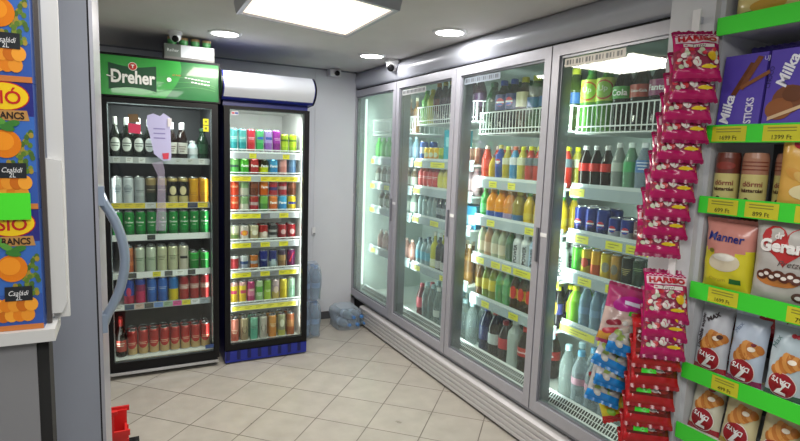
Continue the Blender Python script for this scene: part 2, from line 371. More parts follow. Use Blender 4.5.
# ------------------------------------------------------------------ upright fridges on the back wall
def tags_on(parent, S, xs, cols, hgt=.03, w=.05):
    for x, c in zip(xs, cols):
        g = M().rect(S, x-w/2, x+w/2, -hgt/2, hgt/2, hx(c, .5), off=.0015, n=1)
        for k in range(2): g.rect(S, x-w*.35, x+w*(.3-.2*k), hgt*(.2-.3*k), hgt*(.28-.3*k), hx('5a5a30'), off=.002, n=1)
        g.build('price_tag', parent)
YFR = 3.85
def fridge(name, x0, x1, ztop, ix0, ix1, iz0, iz1, label, shellm, framem, inner, levels, sign, base):
    t = empty(name, ((x0+x1)/2, YFR, 0), 0, label, 'fridge'); cx = (x0+x1)/2; yb = YFR+.66
    def L(b): b.v = [(v[0]-cx, v[1]-YFR, v[2]) for v in b.v]; return b
    b = M(); y0 = YFR+.05
    b.box(x0, x0+.035, y0, yb, .06, ztop-.02, shellm).box(x1-.035, x1, y0, yb, .06, ztop-.02, shellm)
    b.box(x0+.035, x1-.035, yb-.04, yb, .06, ztop-.02, shellm).box(x0+.035, x1-.035, y0, yb-.04, 1.84, ztop-.02, shellm).box(x0+.035, x1-.035, y0, yb-.04, .06, .115, shellm)
    L(b).build('body', t)
    b = M(); e = .002
    b.box(x0+.035, x0+.037, y0, yb-.04, .115, 1.84, inner).box(x1-.037, x1-.035, y0, yb-.04, .115, 1.84, inner).box(x0+.037, x1-.037, yb-.045, yb-.04, .115, 1.84, inner)
    b.box(x0+.037, x1-.037, y0, yb-.045, .115, .12, mat('white_liner', (.75, .76, .75), .4)).box(x0+.037, x1-.037, y0, yb-.045, 1.835, 1.84, inner)
    L(b).build('liner', t)
    for fx in (x0+.05, x1-.05):
        L(M().lathe([(.02, 0, BLACK), (.02, .06, BLACK)], 10, (fx, YFR+.1, 0))).build('foot', t)
    d = M(); d.box(x0, ix0, YFR, YFR+.045, iz0-.05, 1.845, framem).box(ix1, x1, YFR, YFR+.045, iz0-.05, 1.845, framem)
    d.box(ix0, ix1, YFR, YFR+.045, iz1, 1.845, framem).box(ix0, ix1, YFR, YFR+.045, iz0-.05, iz0, framem)
    dr = L(d).build('door', t)
    L(M().box(ix0, ix1, YFR+.015, YFR+.02, iz0, iz1, GLASS)).build('glass_pane', dr)
    L(M().box(ix0, ix0+.006, YFR+.0201, YFR+.03, iz0, iz1, STEEL).box(ix1-.006, ix1, YFR+.0201, YFR+.03, iz0, iz1, STEEL).box(ix0, ix1, YFR+.0201, YFR+.03, iz1-.006, iz1, STEEL).box(ix0, ix1, YFR+.0201, YFR+.03, iz0, iz0+.006, STEEL)).build('spacer_frame', dr)
    for z, railm, cols, w_, wire in levels:
        s = M().box(x0+.04, x1-.04, YFR+.09, yb-.06, z-.012, z, railm if wire else mat('grey_shelf', (.35, .36, .37), .5))
        if wire:
            s = M()
            for k in range(14): yy = YFR+.09+k*.034; s.box(x0+.04, x1-.04, yy, yy+.004, z-.008, z-.004, WIRE)
            for k in range(22): xx = x0+.05+k*(x1-x0-.1)/21; s.box(xx-.0015, xx+.0015, YFR+.09, yb-.06, z-.004, z, WIRE)
            s.box(x0+.04, x1-.04, YFR+.084, YFR+.088, z+.012, z+.018, WIRE).box(x0+.04, x1-.04, YFR+.084, YFR+.088, z-.008, z-.002, WIRE)
        sh = L(s).build('shelf', t)
        zr = z-.03 if wire else z-.01; hr = .042
        rl = L(M().box(x0+.045, x1-.045, YFR+.078, YFR+.083, zr-hr/2, zr+hr/2, mat('dim_rail', (.36, .37, .40), .4) if wire else railm)).build('price_rail', sh)
        S = plane((0, .078, zr), (1, 0, 0), (0, 0, 1))
        ww = (x1-x0-.12); n = len(cols)
        xs = [-ww/2+(i+.5)*ww/n for i in range(n)]
        tags_on(sh, S, [x for x, c in zip(xs, cols) if c], [c for c in cols if c], .034, min(w_, ww/n*.99))
    sign(t, cx); base(t, cx, L)
    return t
GREY = mat('grey_rail', (.42, .43, .45), .4); DKI = mat('dark_liner', (.05, .053, .058), .5); LTI = mat('light_liner', (.6, .6, .58), .5)
def sign1(t, cx):
    G1, G2 = hx('2f9a3c', .2, coat=.5), hx('1c6a35', .2, coat=.5)
    b = M(); W_ = .36
    b.box(-W_, W_+.014, 0.0, .12, 1.85, 2.115, BLACK)
    g = b.build('sign_box', t)
    S = plane((0, 0, 1.98), (1, 0, 0), (0, 0, 1))
    p = M().rect(S, -W_+.012, W_+.002, -.12, .12, G2, n=1, off=.002)
    pts = [(-W_+.012, -.12)]+[(.03+.10*math.sin(PI*(i/14)*.62), -.12+.24*i/14) for i in range(15)]+[(-W_+.012, .12)]
    p.poly(S, pts, G1, off=.003)
    g2 = hx('3d8f4a', .2)
    for k in range(3):
        for i in range(12):
            a0, a1 = i/12, (i+1)/12
            def cc(a): return (-.08+.42*a, -.11+.03*k+.07*math.sin(a*2.2+k*.3))
            q0, q1 = cc(a0), cc(a1)
            p.poly(S, [q0, q1, (q1[0], q1[1]+.004), (q0[0], q0[1]+.004)], g2, off=.004)
    p.build('sign_face', g)
    l = M(); dk = hx('0f4a2a', .3)
    n = 10; top = [(-.29+.27*i/n, .075-.018*math.sin(PI*i/n)) for i in range(n+1)]; bot = [(-.02-.27*i/n, -.085+.018*math.sin(PI*i/n)) for i in range(n+1)]
    l.poly(S, top+bot, dk, off=.0045)
    l.text(S, 'Dreher', -.152, -.004, .25, hx('f2f4ee'), off=.006, height=.082, bold=.03)
    l.text(S, 'AZ IGAZI', .10, .032, .05, hx('d83030'), off=.006)
    l.poly(S, [(-.30, -.0), (-.25, -.012), (-.25, -.017), (-.30, -.006)], hx('f2f4ee'), off=.006)
    l.ell(S, -.155, .062, .026, .026, hx('e8e0d0'), off=.0055); l.ell(S, -.155, .062, .022, .022, hx('c22a1c'), off=.0065)
    l.text(S, 'T', -.155, .062, .018, hx('f2f4ee'), off=.008, bold=.06)
    l.ell(S, .055, -.0, .014, .014, hx('f2f4ee'), off=.006)
    for k in range(8):
        l.rect(S, .15+.02*k, .164+.02*k, .018-.002*k, .024-.002*k, hx('e6efe6'), n=1, off=.006)
        if k > 1: l.rect(S, .15+.02*k, .164+.02*k, -.004-.002*k, .003-.002*k, hx('e6efe6'), n=1, off=.006)
    l.build('brand_logo', g)
def base1(t, cx, L):
    M().box(-.35, .35, .0, .05, .03, .05, STEEL).build('kick_strip', t)
    M().box(-.345, .345, .02, .6, .05, .062, BLACK).build('base_plate', t)
ft = fridge('display_fridge', -.115, .60, 2.11, -.062, .562, .115, 1.815, 'tall black glass-door beer fridge with green sign on top',
    BLACK, BLACK, DKI,
    [(1.465, GREY, ['c8c8c8', 'e8e8e8', 'e8e8e8', None, None, 'b0b0b0', 'b0b0b0', 'c8c8c8'], .04, 0),
     (1.165, GREY, ['d8c02a']*3+['c8c8c8']+['d8c02a']*3+['303050', 'd8c02a'], .09, 0),
     (.95, WHITE, [None]*3+['303038']+[None]*5, .05, 0),
     (.695, WHITE, ['e8e8e8', '404048', None, 'd8cc2a', '505058', 'e8e8e8', '404048', None], .05, 0),
     (.48, GREY, ['e8e8e8', '405070', 'c8a8a0', '404048', '6888c8', '90a890', 'd04890', 'e0d030', 'e0e0e8', 'a0a8b8'], .055, 0)],
    sign1, base1)
def sign2(t, cx):
    # curved light box
    n = 12; W_ = .318
    prof = [(-.005-.075*math.sin(PI*i/n)**.8, 1.885+.19*i/n) for i in range(n+1)]
    b = M().prism(prof+[(.14, 2.08), (.14, 1.88)], -W_, W_, 0, BLUE, False)
    g = b.build('sign_box', t)
    f = M(); lit = mat('pale_light_box_face', (.66, .70, .78), .3, coat=.3)
    pf = prof[1:]
    f.grid(lambda a, c: (-.312+.624*a, pf[round(c*(n-1))][0]-.004, pf[round(c*(n-1))][1]), 1, n-1, lit); f.build('sign_face', g)
    for s in (-1, 1):
        M().prism(prof+[(.14, 2.085), (.14, 1.875)], s*W_, s*(W_+.012), 0, BLACK).build('end_cap', g)
def base2(t, cx, L):
    b = M().box(-.302, .302, .0, .6, .012, .10, BLUE)
    for k in range(8):
        x = -.27+k*.075; b.box(x-.025, x+.0, -.004, .0, .03, .095, mat('deep_blue', (.003, .006, .08), .4))
    b.build('grille', t)
L2 = mat('blue_fridge_shell', (.012, .02, .20), .35)
fridge('display_fridge', .64, 1.245, 2.05, .678, 1.207, .145, 1.825, 'tall drinks fridge with blank white light box and blue base',
    L2, BLACK, LTI,
    [(1.535, WIRE, [None, None, 'd8cc20', None, None, None, 'd8cc20', None], .05, 1),
     (1.37, WIRE, ['dcc81e', 'dcc81e', None, 'dcc81e', 'dcc81e', 'dcc81e', 'dcc81e'], .07, 1),
     (1.10, WIRE, ['dcd020', 'dcd020', 'dcd020', '70707a', None, 'dcd020', None], .08, 1),
     (.885, WIRE, ['dcd020', 'dcd020', '80808a', 'dcd020', None, 'dcd020', None], .07, 1),
     (.665, WIRE, ['dcd020', 'dcd020', '80808a', 'dcd020', '80808a', 'dcd020', 'dcd020'], .07, 1),
     (.415, WIRE, ['ece04a']*6, .1, 1)],
    sign2, base2)

# specs -------------------------------------------------------------
def ringdeco(col, zf=.55, rr=.55):
    return lambda g, S, r, h: g.ell(S, 0, h*zf, r*rr*1.5, h*.17, hx(col), off=.001)
def multi(*ds):
    def f(g, S, r, h):
        for d in ds: d(g, S, r, h)
    return f
def stripe(col, z0, z1, w=1.0):
    return lambda g, S, r, h: g.rect(S, -r*w, r*w, h*z0, h*z1, hx(col), off=.0012)
def script(col, z0, n=3):
    def f(g, S, r, h):
        for k in range(n): g.rect(S, -r*(.8-.15*k), r*(.8-.2*k), h*(z0-.06*k), h*(z0+.02-.06*k), hx(col), off=.0014)
    return f
CH, CW = .178, .0325
K = {}
K['stella'] = bottle('b_white_oval', .034, .265, '0a1408', 'c8c8c0', '0a1408', .12, .5, deco=multi(ringdeco('d8dcd4', .34, .62), script('30403a', .36, 2)), op=1, shape='beer', neck='c4ccc4')
K['silverneck'] = bottle('b_silver_neck', .031, .25, '1c0f0a', 'd0d0d0', 'b8b4ac', .16, .46, deco=script('5a3a38', .34, 3), op=1, shape='beer', neck='c8c8d0')
K['darkgreen'] = bottle('b_dark_green', .032, .22, '0e2a18', '305038', '123a20', .2, .5, op=1, shape='beer')
K['smallclear'] = bottle('b_small_clear', .03, .13, 'b8c8cc', 'd8d8d8', 'c8ccd0', .3, .6, op=.8)
K['whitecan'] = can('c_white', CW, CH, [(.05, 'c8ccd0'), (.5, 'd4d8dc')], deco=multi(ringdeco('a8b0b8', .55, .5), script('38404a', .58, 3)))
K['silvercan'] = can('c_silver', CW, CH, [(.05, 'a8acb0'), (.3, 'b8bcc0')], deco=script('404a40', .5, 2))
K['goldgreen'] = can('c_goldgreen', CW, CH, [(.05, '1a2a1c'), (.42, '4a4030'), (.7, 'a08858')], deco=script('d8d0b0', .52, 1))
K['darkcream'] = can('c_darkcream', CW, CH, [(.05, 'c0b078'), (.3, '1c1814'), (.85, 'b09a60')], deco=ringdeco('c8b890', .5, .45))
K['goldcan'] = can('c_gold', CW, CH, [(.05, 'c88a14'), (.3, 'd89c18')], deco=script('a86a10', .4, 2))
K['dreher'] = can('c_dreher', CW, CH*.93, [(.05, '1c7032'), (.2, '1f8a3c')], text='Dreher', tcol='e8f0e4', deco=lambda g, S, r, h: (g.ell(S, 0, h*.72, r*.16, r*.2, hx('e8e0c8')), g.rect(S, -r*.35, r*.35, h*.41, h*.43, hx('cfe0cc'))))
K['orangecan'] = can('c_orange', CW, CH, [(.05, 'b85c38'), (.3, 'd0784a'), (.45, 'b06040'), (.7, 'c87850')])
K['palegreen'] = can('c_pale', CW, CH, [(.05, 'b0bca8'), (.6, 'c4ccbc')], deco=script('607860', .55, 2))
K['creamcan'] = can('c_cream', CW, CH, [(.05, 'c0c0a0'), (.5, 'c8c8a8')], deco=script('585c48', .6, 3))
K['creamdk'] = can('c_creamdk', CW, CH, [(.05, 'c8c0b0')], deco=stripe('302c2c', .48, .58, .8))
K['shortgreen'] = can('c_shortgreen', CW, .125, [(.05, '1c7a30'), (.6, '30a040')], deco=script('d8e8c8', .55, 1))
K['bluered'] = can('c_bluered', CW, CH, [(.05, 'b02848'), (.35, '2848a0')], deco=ringdeco('c83a60', .5, .3))
K['redblue'] = can('c_redblue', CW, CH, [(.05, 'c83060'), (.5, '8a2858'), (.75, '3048a0')])
K['bluecan'] = can('c_blue', CW, CH, [(.05, '2858a8'), (.4, '2e64b8')], deco=script('b8c8e8', .6, 2))
K['blueyel'] = can('c_blueyellow', CW, CH, [(.05, 'd8c020'), (.5, '2a70b8')])
K['redwhite'] = can('c_redwhite', CW, CH, [(.05, 'a83030'), (.45, 'c89890'), (.65, 'a02830')], deco=script('e8d8d0', .56, 2))
K['redcream'] = can('c_redcream', CW, CH, [(.05, 'c0a070'), (.28, 'c8b080'), (.42, 'b02824'), (.82, 'a82c28')], deco=multi(ringdeco('b42420', .45, .62), script('e8c8a8', .5, 2)))
K['darkred'] = bottle('b_dark_red', .033, .26, '1a0c08', 'a82420', 'b04a40', .15, .45, op=1, shape='beer', neck='8a2420', deco=script('e8d8c8', .36, 2))

def row_x(n, x0, x1): return lambda i: x0+(i+.5)*(x1-x0)/n
def frow(items, z, where, x0=-.055, x1=.555, back=True, y=3.975, dy=.072, jit=.15, dz=0):
    f = row_x(len(items), x0, x1)
    stock(items, lambda i: (f(i), y, z+dz), 0, where, (lambda i: (f(i)+R.uniform(-.004, .004), y+dy+.001, z)) if back else None, jit=jit)
F1 = 'of the green-topped fridge'
A_ = lambda d, k, n=1: [(d, K[k])]*n
frow(A_('white-oval beer bottle', 'stella', 5)+A_('brown bottle with silver neck', 'silverneck', 2)+A_('small clear bottle', 'smallclear')+A_('dark green bottle', 'darkgreen'), 1.465, 'top shelf '+F1)
frow(A_('tall white beer can', 'whitecan', 2)+A_('silver beer can', 'silvercan')+A_('green can with gold top', 'goldgreen', 2)+A_('black and cream can', 'darkcream', 2)+A_('golden yellow can', 'goldcan', 2), 1.165, 'second shelf '+F1)
frow(A_('green lettered beer can', 'dreher', 9), .95, 'third shelf '+F1)
frow(A_('orange can', 'orangecan')+A_('pale green-white can', 'palegreen', 2)+A_('cream can', 'creamcan', 2)+A_('cream can with black band', 'creamdk')+A_('short green can', 'shortgreen', 2), .695, 'fourth shelf '+F1, x0=-.0)
frow(A_('blue and red can', 'bluered')+A_('crimson can with blue top', 'redblue')+A_('blue can', 'bluecan', 2)+A_('blue can with yellow bottom', 'blueyel')+A_('red and white can', 'redwhite', 3), .48, 'fifth shelf '+F1, x0=-.0)
frow(A_('dark bottle with red label', 'darkred')+A_('red and cream can', 'redcream', 8), .12, 'floor '+F1)

SC, SR = .165, .0275
def c2(key, bands, h=SC, r=.029, **k): K[key] = can('d_'+key, r, h, bands, **k)
c2('teal', [(.05, '2a8a90'), (.4, '58a8a8')], deco=script('d8e8e8', .6, 2))
c2('red1', [(.05, 'b82838'), (.4, 'c83848')], deco=script('e8c8d8', .6, 2))
c2('mint', [(.05, '3a9a58'), (.4, '58b070')], deco=stripe('305aa0', .55, .66, .9))
c2('lilac', [(.05, '8a58a8'), (.4, 'a890c8')], deco=stripe('304a90', .55, .66, .9))
c2('purple', [(.05, '782078'), (.4, '983098')], deco=script('d8b0d8', .6, 2))
c2('lime', [(.05, '88a820'), (.3, 'a0b828'), (.6, '507020'), (.7, 'a0b828')], h=.14)
c2('lgreen', [(.05, '58a850'), (.5, '78b868')], h=.115, r=.033, deco=stripe('304a40', .45, .6))
c2('fgreen', [(.05, '40a030'), (.5, '58b838')], h=.115, r=.033, text='Fanta')
c2('fred', [(.05, 'a82c2c'), (.5, 'c03838')], h=.115, r=.033, text='Fanta')
c2('blklime', [(.05, 'c0c820'), (.5, '283018')], h=.115, r=.033, text='Fanta')
c2('skyblue', [(.05, '2a80b8'), (.5, '40a0d0')], h=.115, r=.033, text='Fanta')
c2('salmon', [(.05, 'c88078'), (.5, 'd89890')], h=.125, r=.031)
c2('slate', [(.05, '5878a0'), (.5, '6888a8')], h=.125, r=.031)
c2('orred', [(.05, 'c03818'), (.5, 'd04820')], h=.115, r=.033, deco=script('e8d0a0', .6, 2))
c2('whgreen', [(.05, 'b8b8a8'), (.5, '80a070')], h=.115, r=.033)
c2('crim', [(.05, 'a02830'), (.4, 'b8a0a0'), (.6, 'a02830')], h=.115, r=.033)
c2('leaf', [(.05, '588838'), (.5, '78b050')], h=.115, r=.033)
c2('orblue', [(.05, 'c86020'), (.5, 'd87830')], h=.115, r=.033, text='Fanta')
c2('yell', [(.05, 'c0a018'), (.4, 'd8b828')], h=.115, r=.033, deco=stripe('303888', .45, .6))
c2('rednavy', [(.05, 'a82830'), (.35, '303070'), (.55, 'b02830')], h=.115, r=.033)
c2('brown', [(.05, '6a3a28'), (.5, '8a5038')], h=.115, r=.033)
c2('beigeg', [(.05, 'a8a878'), (.5, 'c8c8b0')], h=.115, r=.033, deco=stripe('587038', .2, .4))
c2('whring', [(.05, 'c8c0b8')], h=.115, r=.033, deco=multi(ringdeco('c04858', .5, .6), ringdeco('e0a020', .5, .42)))
c2('creamgold', [(.05, 'a89878'), (.6, 'c8c0a0')], h=.115, r=.033, deco=ringdeco('d8d0c0', .5, .45))
c2('redwh', [(.05, 'c0b0a0'), (.5, 'a83030')], h=.115, r=.033, deco=ringdeco('d8c8c0', .4, .4))
c2('zebra', [(.05, 'a8a8a8'), (.3, '282828'), (.5, 'a8a8a8'), (.65, '303030')], h=.115, r=.033)
c2('coke', [(.05, '8a1420'), (.5, 'a01824')], h=.115, r=.033, deco=ringdeco('c8a0a0', .5, .4))
c2('redsil', [(.05, 'a83038'), (.6, '982830'), (.8, 'c0c0c0')], h=.11, r=.031)
c2('whblue', [(.05, '9098a8'), (.4, '304a78'), (.6, 'c0c4c8')], h=.11, r=.031)
c2('orsil', [(.05, 'b06020'), (.4, 'a0a0a8'), (.6, 'c07028')], h=.11, r=.031)
c2('navy', [(.05, '101c60'), (.5, '16247a')], h=.14, r=.031, deco=script('a8b8d8', .5, 2))
c2('navysil', [(.05, '98a8a8'), (.4, '182870')], h=.14, r=.031, deco=stripe('a0b0b8', .2, .5, .5))
c2('camel', [(.05, '806040'), (.4, 'a88858'), (.7, '403048')], h=.14, r=.031)
c2('plum', [(.05, '581848'), (.5, '6a2058')], h=.14, r=.031, text='7', tcol='d02838')
c2('blkgr', [(.05, '20281c'), (.5, '283820')], h=.14, r=.031)
c2('yelpink', [(.05, 'c8a828'), (.4, 'd8c030'), (.8, 'd0a0a0')], deco=stripe('b03058', .45, .6, .8))
c2('pinkc', [(.05, 'a83868'), (.3, 'd07898'), (.6, 'a83068')], deco=script('e8e8c8', .6, 2))
c2('greenwh', [(.05, '90b880'), (.4, '58a040'), (.7, 'b0c8a0')], deco=script('e0e8d8', .4, 3))
c2('limec', [(.05, 'a0c040'), (.5, '80a838')], deco=script('e0e8c0', .5, 2))
c2('lilacp', [(.05, 'b8a058'), (.4, 'a890a0'), (.7, 'c0a8b0')], deco=ringdeco('d8c0b0', .5, .4))
c2('yelc', [(.05, 'c8b020'), (.5, 'd8c440')])
c2('mintwh', [(.05, '90b8a0'), (.5, 'a8c8b0')], deco=script('508868', .6, 3))
c2('pinkred', [(.05, 'b85848'), (.5, 'c87868')], h=.18, r=.031, deco=script('e8d8c0', .5, 3))
c2('beigebr', [(.05, '988468'), (.5, 'a89878')], h=.18, r=.031, deco=multi(ringdeco('58402c', .5, .45), ringdeco('a89878', .52, .3)))
c2('mintt', [(.05, '58a890'), (.5, '78b8a0')], h=.18, r=.031, deco=script('285848', .6, 3))
c2('greywh', [(.05, 'a8a098'), (.5, 'b8b0a8')], h=.18, r=.031, deco=multi(ringdeco('686058', .5, .4), ringdeco('c8c0b8', .5, .28)))
c2('orangt', [(.05, 'c88038'), (.5, 'd09048')], h=.18, r=.031, deco=script('e8e0c0', .6, 3))
c2('limegr', [(.05, 'a8a850'), (.3, '888870'), (.6, '989878')], h=.18, r=.031, deco=ringdeco('c8c8b0', .6, .35))
c2('orbr', [(.05, 'a05830'), (.4, 'b88050'), (.7, 'a05830')], h=.18, r=.031)
F2 = 'of the blue-based fridge'
def f2(lst, z, where, back=True, y=3.985, **k):
    frow([(d, K[q]) for d, q in lst], z, where, x0=.695, x1=1.19, back=back, y=y, **k)
f2([('teal can', 'teal')]*2+[('red can', 'red1'), ('mint green can', 'mint'), ('lilac can', 'lilac'), ('purple can', 'purple')]+[('lime green can', 'lime')]*2, 1.535, 'top shelf '+F2, back=False)
f2([('pale green can', 'lgreen'), ('bright green can with white lettering', 'fgreen'), ('red can with white lettering', 'fred'), ('black and lime can', 'blklime'), ('sky blue can', 'skyblue'), ('salmon pink can', 'salmon'), ('slate blue can', 'slate')], 1.37, 'second shelf '+F2, dy=.075)
f2([('orange-red can', 'orred'), ('white and green can', 'whgreen'), ('crimson can', 'crim'), ('leaf green can', 'leaf'), ('orange can with white lettering', 'orblue'), ('blue can', 'skyblue'), ('yellow can', 'yell')], 1.10, 'third shelf '+F2, back=False)
f2([('vermilion can stacked on top', 'orred'), ('white-green can stacked on top', 'whgreen'), ('brown can stacked on top', 'brown'), ('orange can stacked on top', 'orblue'), ('navy and red can stacked on top', 'rednavy'), ('maroon-banded can stacked on top', 'crim'), ('dark brown can stacked on top', 'brown')], 1.2155, 'third shelf '+F2, back=False)
f2([('beige and green can', 'beigeg'), ('white can with ring emblem', 'whring'), ('cream and gold can', 'creamgold'), ('red and white can', 'redwh'), ('black and silver can', 'zebra'), ('dark red can', 'coke'), ('dark red can', 'coke')], .885, 'fourth shelf '+F2, dy=.075)
f2([('red can with silver rim', 'redsil'), ('silver and navy can', 'whblue'), ('orange and silver can', 'orsil'), ('navy blue can', 'navy'), ('navy and silver can', 'navysil'), ('tan and purple can', 'camel'), ('plum can with red seven', 'plum')], .665, 'fifth shelf '+F2, back=False)
f2([('yellow can with pink band', 'yelpink')]*2+[('pink can', 'pinkc'), ('green and white can', 'greenwh'), ('lime can', 'limec'), ('grey-pink can', 'lilacp'), ('yellow can', 'yelc'), ('mint and white can', 'mintwh')], .415, 'sixth shelf '+F2, back=False)
f2([('brick pink tall can', 'pinkred'), ('beige can with brown ring', 'beigebr'), ('mint tall can', 'mintt'), ('grey tall can', 'greywh'), ('orange tall can', 'orangt'), ('olive grey tall can', 'limegr'), ('brown-orange tall can', 'orbr')], .12, 'floor '+F2, dy=.075)

# papers stuck on the beer fridge glass, and one painted reflection
SG = plane((0, YFR-.001, 0), (1, 0, 0), (0, 0, 1), (0, -1, 0))
PN = [0]
def paper(name, pts, m, label, extra=None, cat='notice'):
    PN[0] += .0009; pz = PN[0]; SG0 = globals()['SG']; SG = lambda a, b, off: SG0(a, b, off+pz)
    b = M(); b.poly(SG, pts, m, off=.001); b.poly(SG, pts[::-1], m, off=.0004)
    n = len(pts); vs = [SG(a, c, .0004) for a, c in pts]+[SG(a, c, .001) for a, c in pts]
    b.add(vs, [(i, (i+1) % n, n+(i+1) % n, n+i) for i in range(n)], m)
    if extra: extra(b, SG)
    return tag(b.build(name), label, cat)
PY = YFR
SG = plane((0, YFR+.0145, 0), (1, 0, 0), (0, 0, 1), (0, -1, 0))
paper('paper_and_reflection', [(.165, 1.745), (.20, 1.76), (.24, 1.745), (.262, 1.765), (.30, 1.74), (.305, 1.49), (.30, 1.462), (.255, 1.455), (.20, 1.50), (.19, 1.56), (.175, 1.63), (.16, 1.69)], hx('b4b2d8', .6),
      'torn lilac paper stuck on the glass of the green-topped fridge', lambda b, SG: [b.rect(SG, .20, .27, 1.66-.03*k, 1.667-.03*k, hx('8078b0'), n=1, off=.002) for k in range(3)])
paper('paper_and_reflection', [(.185, 1.44), (.25, 1.455), (.262, 1.40), (.268, 1.05), (.262, .99), (.20, .995), (.215, 1.2), (.22, 1.36)], mat('faint_reflection', hexc('b8b0c8'), .5, alpha=.25),  # reflection under the paper, painted as a thin tinted sheet
      'faint painted reflection on the glass below the torn lilac paper')
paper('paper_sticker', [(.055, 1.69), (.125, 1.685), (.125, 1.625), (.055, 1.63)], hx('c83058', .5), 'crimson paper sticker left of the torn lilac paper', cat='sticker')
paper('paper_sticker', [(.055, 1.745), (.11, 1.75), (.12, 1.70), (.06, 1.695)], hx('685030', .5), 'brown paper sticker above the crimson one', cat='sticker')
paper('paper_sticker', [(.25, 1.505), (.29, 1.51), (.287, 1.47), (.255, 1.468)], hx('c83850', .5), 'small red sticker at the lower edge of the lilac paper', cat='sticker')
paper('paper_sticker', [(.285, 1.735), (.31, 1.735), (.31, 1.68), (.285, 1.68)], hx('d8d4d8', .5), 'small white paper at right edge of the lilac paper', cat='sticker')
for k in range(2):
    paper('price_sticker', [(.505, 1.745-.045*k), (.54, 1.745-.045*k), (.54, 1.705-.045*k), (.505, 1.705-.045*k)], hx('d8d010', .5),
          ['upper', 'lower'][k]+' yellow square sticker at top right of the beer fridge glass', lambda b, SG: b.rect(SG, .515, .53, 1.72-.045*k, 1.733-.045*k, hx('807a10'), n=1, off=.002), 'sticker')
paper('paper_sticker', [(.688, 1.81), (.738, 1.81), (.738, 1.782), (.688, 1.782)], hx('d0d0d8', .5), 'small white sticker at top left of the blue-based fridge glass',
      lambda b, SG: (b.rect(SG, .692, .71, 1.79, 1.802, hx('c03040'), n=1, off=.002), b.rect(SG, .714, .734, 1.79, 1.802, hx('3050a0'), n=1, off=.002)), 'sticker')
paper('paper_sticker', [(.505, .165), (.562, .168), (.562, .14), (.505, .137)], hx('304878', .5), 'blue sticker at bottom right of the beer fridge glass', cat='sticker')

# box with jars on the beer fridge, cameras
t = tag(M().box(.275, .585, 3.885, 4.05, 2.1155, 2.215, hx('6a6a66', .6)).build('cardboard_box'), 'grey tray box on top of the beer fridge holding small jars', 'box')
S = plane((.275, 3.885, 2.1155), (1, 0, 0), (0, 0, 1))
g = M().rect(S, .003, .10, .02, .098, hx('5a625c'), n=1).rect(S, .10, .305, .02, .098, hx('c8ccd0'), n=1); g.text(S, 'Reiher', .052, .06, .07, hx('c8d0cc')); g.build('printed_label', t)
jar = ('jar', lambda: (lambda e: (M().lathe([(.026, 0, hx('3f8a4a')), (.028, .015, hx('58a868')), (.028, .035, hx('90a080'))], 14).build('glass_body', e), M().lathe([(.029, .034, hx('b89868')), (.029, .05, hx('c0a070')), (.02, .052, hx('c0a070'))], 14).build('lid', e), e)[2])(empty('jar')), 'jar')
for i in range(4):
    place(jar, (.325+.072*i, 3.93, 2.2155), 0, 'small green jar with brown lid, '+(ORD[i] if i < 3 else 'rightmost')+' above the beer fridge', 'jar', 'jars on the tray box')
def dome(name, loc, label, s=1.0, aim=(0, 0, 0)):
    t = empty(name, loc, 0, label, 'security camera')
    M().lathe([(.05*s, 0, WHITE), (.052*s, -.02*s, WHITE), (.042*s, -.03*s, WHITE)], 20).build('mount', t)
    b = M(); n = 12
    b.lathe([(.042*s*math.cos(a), -.035*s-.042*s*math.sin(a), WHITE) for a in [-.3+i*(PI/2+.25)/8 for i in range(9)]], 20); b.build('housing', t)
    d = Vector(aim).normalized(); c = Vector((0, 0, -.04*s))+d*.036*s
    u = d.cross(Vector((0, 0, 1))).normalized(); vv = u.cross(d)
    l = M(); vs = []
    for rr, off in ((.024*s, 0), (.024*s, .010*s), (.012*s, .012*s)):
        vs += [tuple(c+d*off+u*rr*math.cos(2*PI*k/16)+vv*rr*math.sin(2*PI*k/16)) for k in range(16)]
    fs = [(j*16+k, j*16+(k+1) % 16, (j+1)*16+(k+1) % 16, (j+1)*16+k) for j in range(2) for k in range(16)]+[tuple(range(32, 48))]
    l.add(vs, fs, BLACK, True); l.build('lens', t)
dome('dome_camera', (.335, 3.80, CEIL), 'white dome camera on the ceiling above the green sign', .85, (-.1, -1, -.6))
dome('dome_camera', (1.90, 3.83, CEIL), 'white dome camera where the ceiling meets the cooler top', 1.15, (-.8, -.8, -.6))
t = empty('bullet_camera', (1.70, 4.60, 2.235), 0, 'small white boxy camera high in the back wall corner', 'security camera')
M().box(-.05, .05, -.06, .03, -.02, .04, WHITE).build('housing', t)
M().lathe([(.022, 0, BLACK), (.022, .02, BLACK), (.012, .022, BLACK)], 14).build('lens', t).rotation_euler = (PI/2, 0, 0)
t.children[1].location = (.01, -.058, .005)
tag(M().box(1.53, 1.56, 4.612, 4.625, .80, .87, WHITE).box(1.535, 1.555, 4.60, 4.612, .81, .82, STEEL).build('wall_hook'), 'small white hook on the back wall beside the drinks fridge', 'hook')

# ------------------------------------------------------------------ the wall cooler
XG = 1.93; XS = 2.12; XB = 2.72
cool = empty('wall_cooler', (XG, 4.66, 0), 0, 'long built-in glass-door drinks cooler along the right wall', 'cooler')
def LC(b): b.v = [(v[0]-XG, v[1]-4.66, v[2]) for v in b.v]; return b
b = M(); Y0, Y1 = 1.16, 4.72
b.box(XB, XB+.05, Y0, Y1, .02, 2.2, LINER).box(2.0, XB, Y1-.04, Y1, .02, 2.2, LINER).box(2.0, XB, Y0, Y0+.04, .02, 2.2, LINER)
b.box(2.0, XB, Y0+.04, Y1-.04, 2.14, 2.2, LINER)
b.box(2.08, XB, Y0+.04, Y1-.04, .06, .22, mat('white_cooler_floor', (.72, .76, .74), .4))
LC(b).build('cabinet', cool)
b = M()  # fascia, gently bulging
n = 10; pf = [(1.955-.035*math.sin(PI*i/n), 2.135+.143*i/n) for i in range(n+1)]
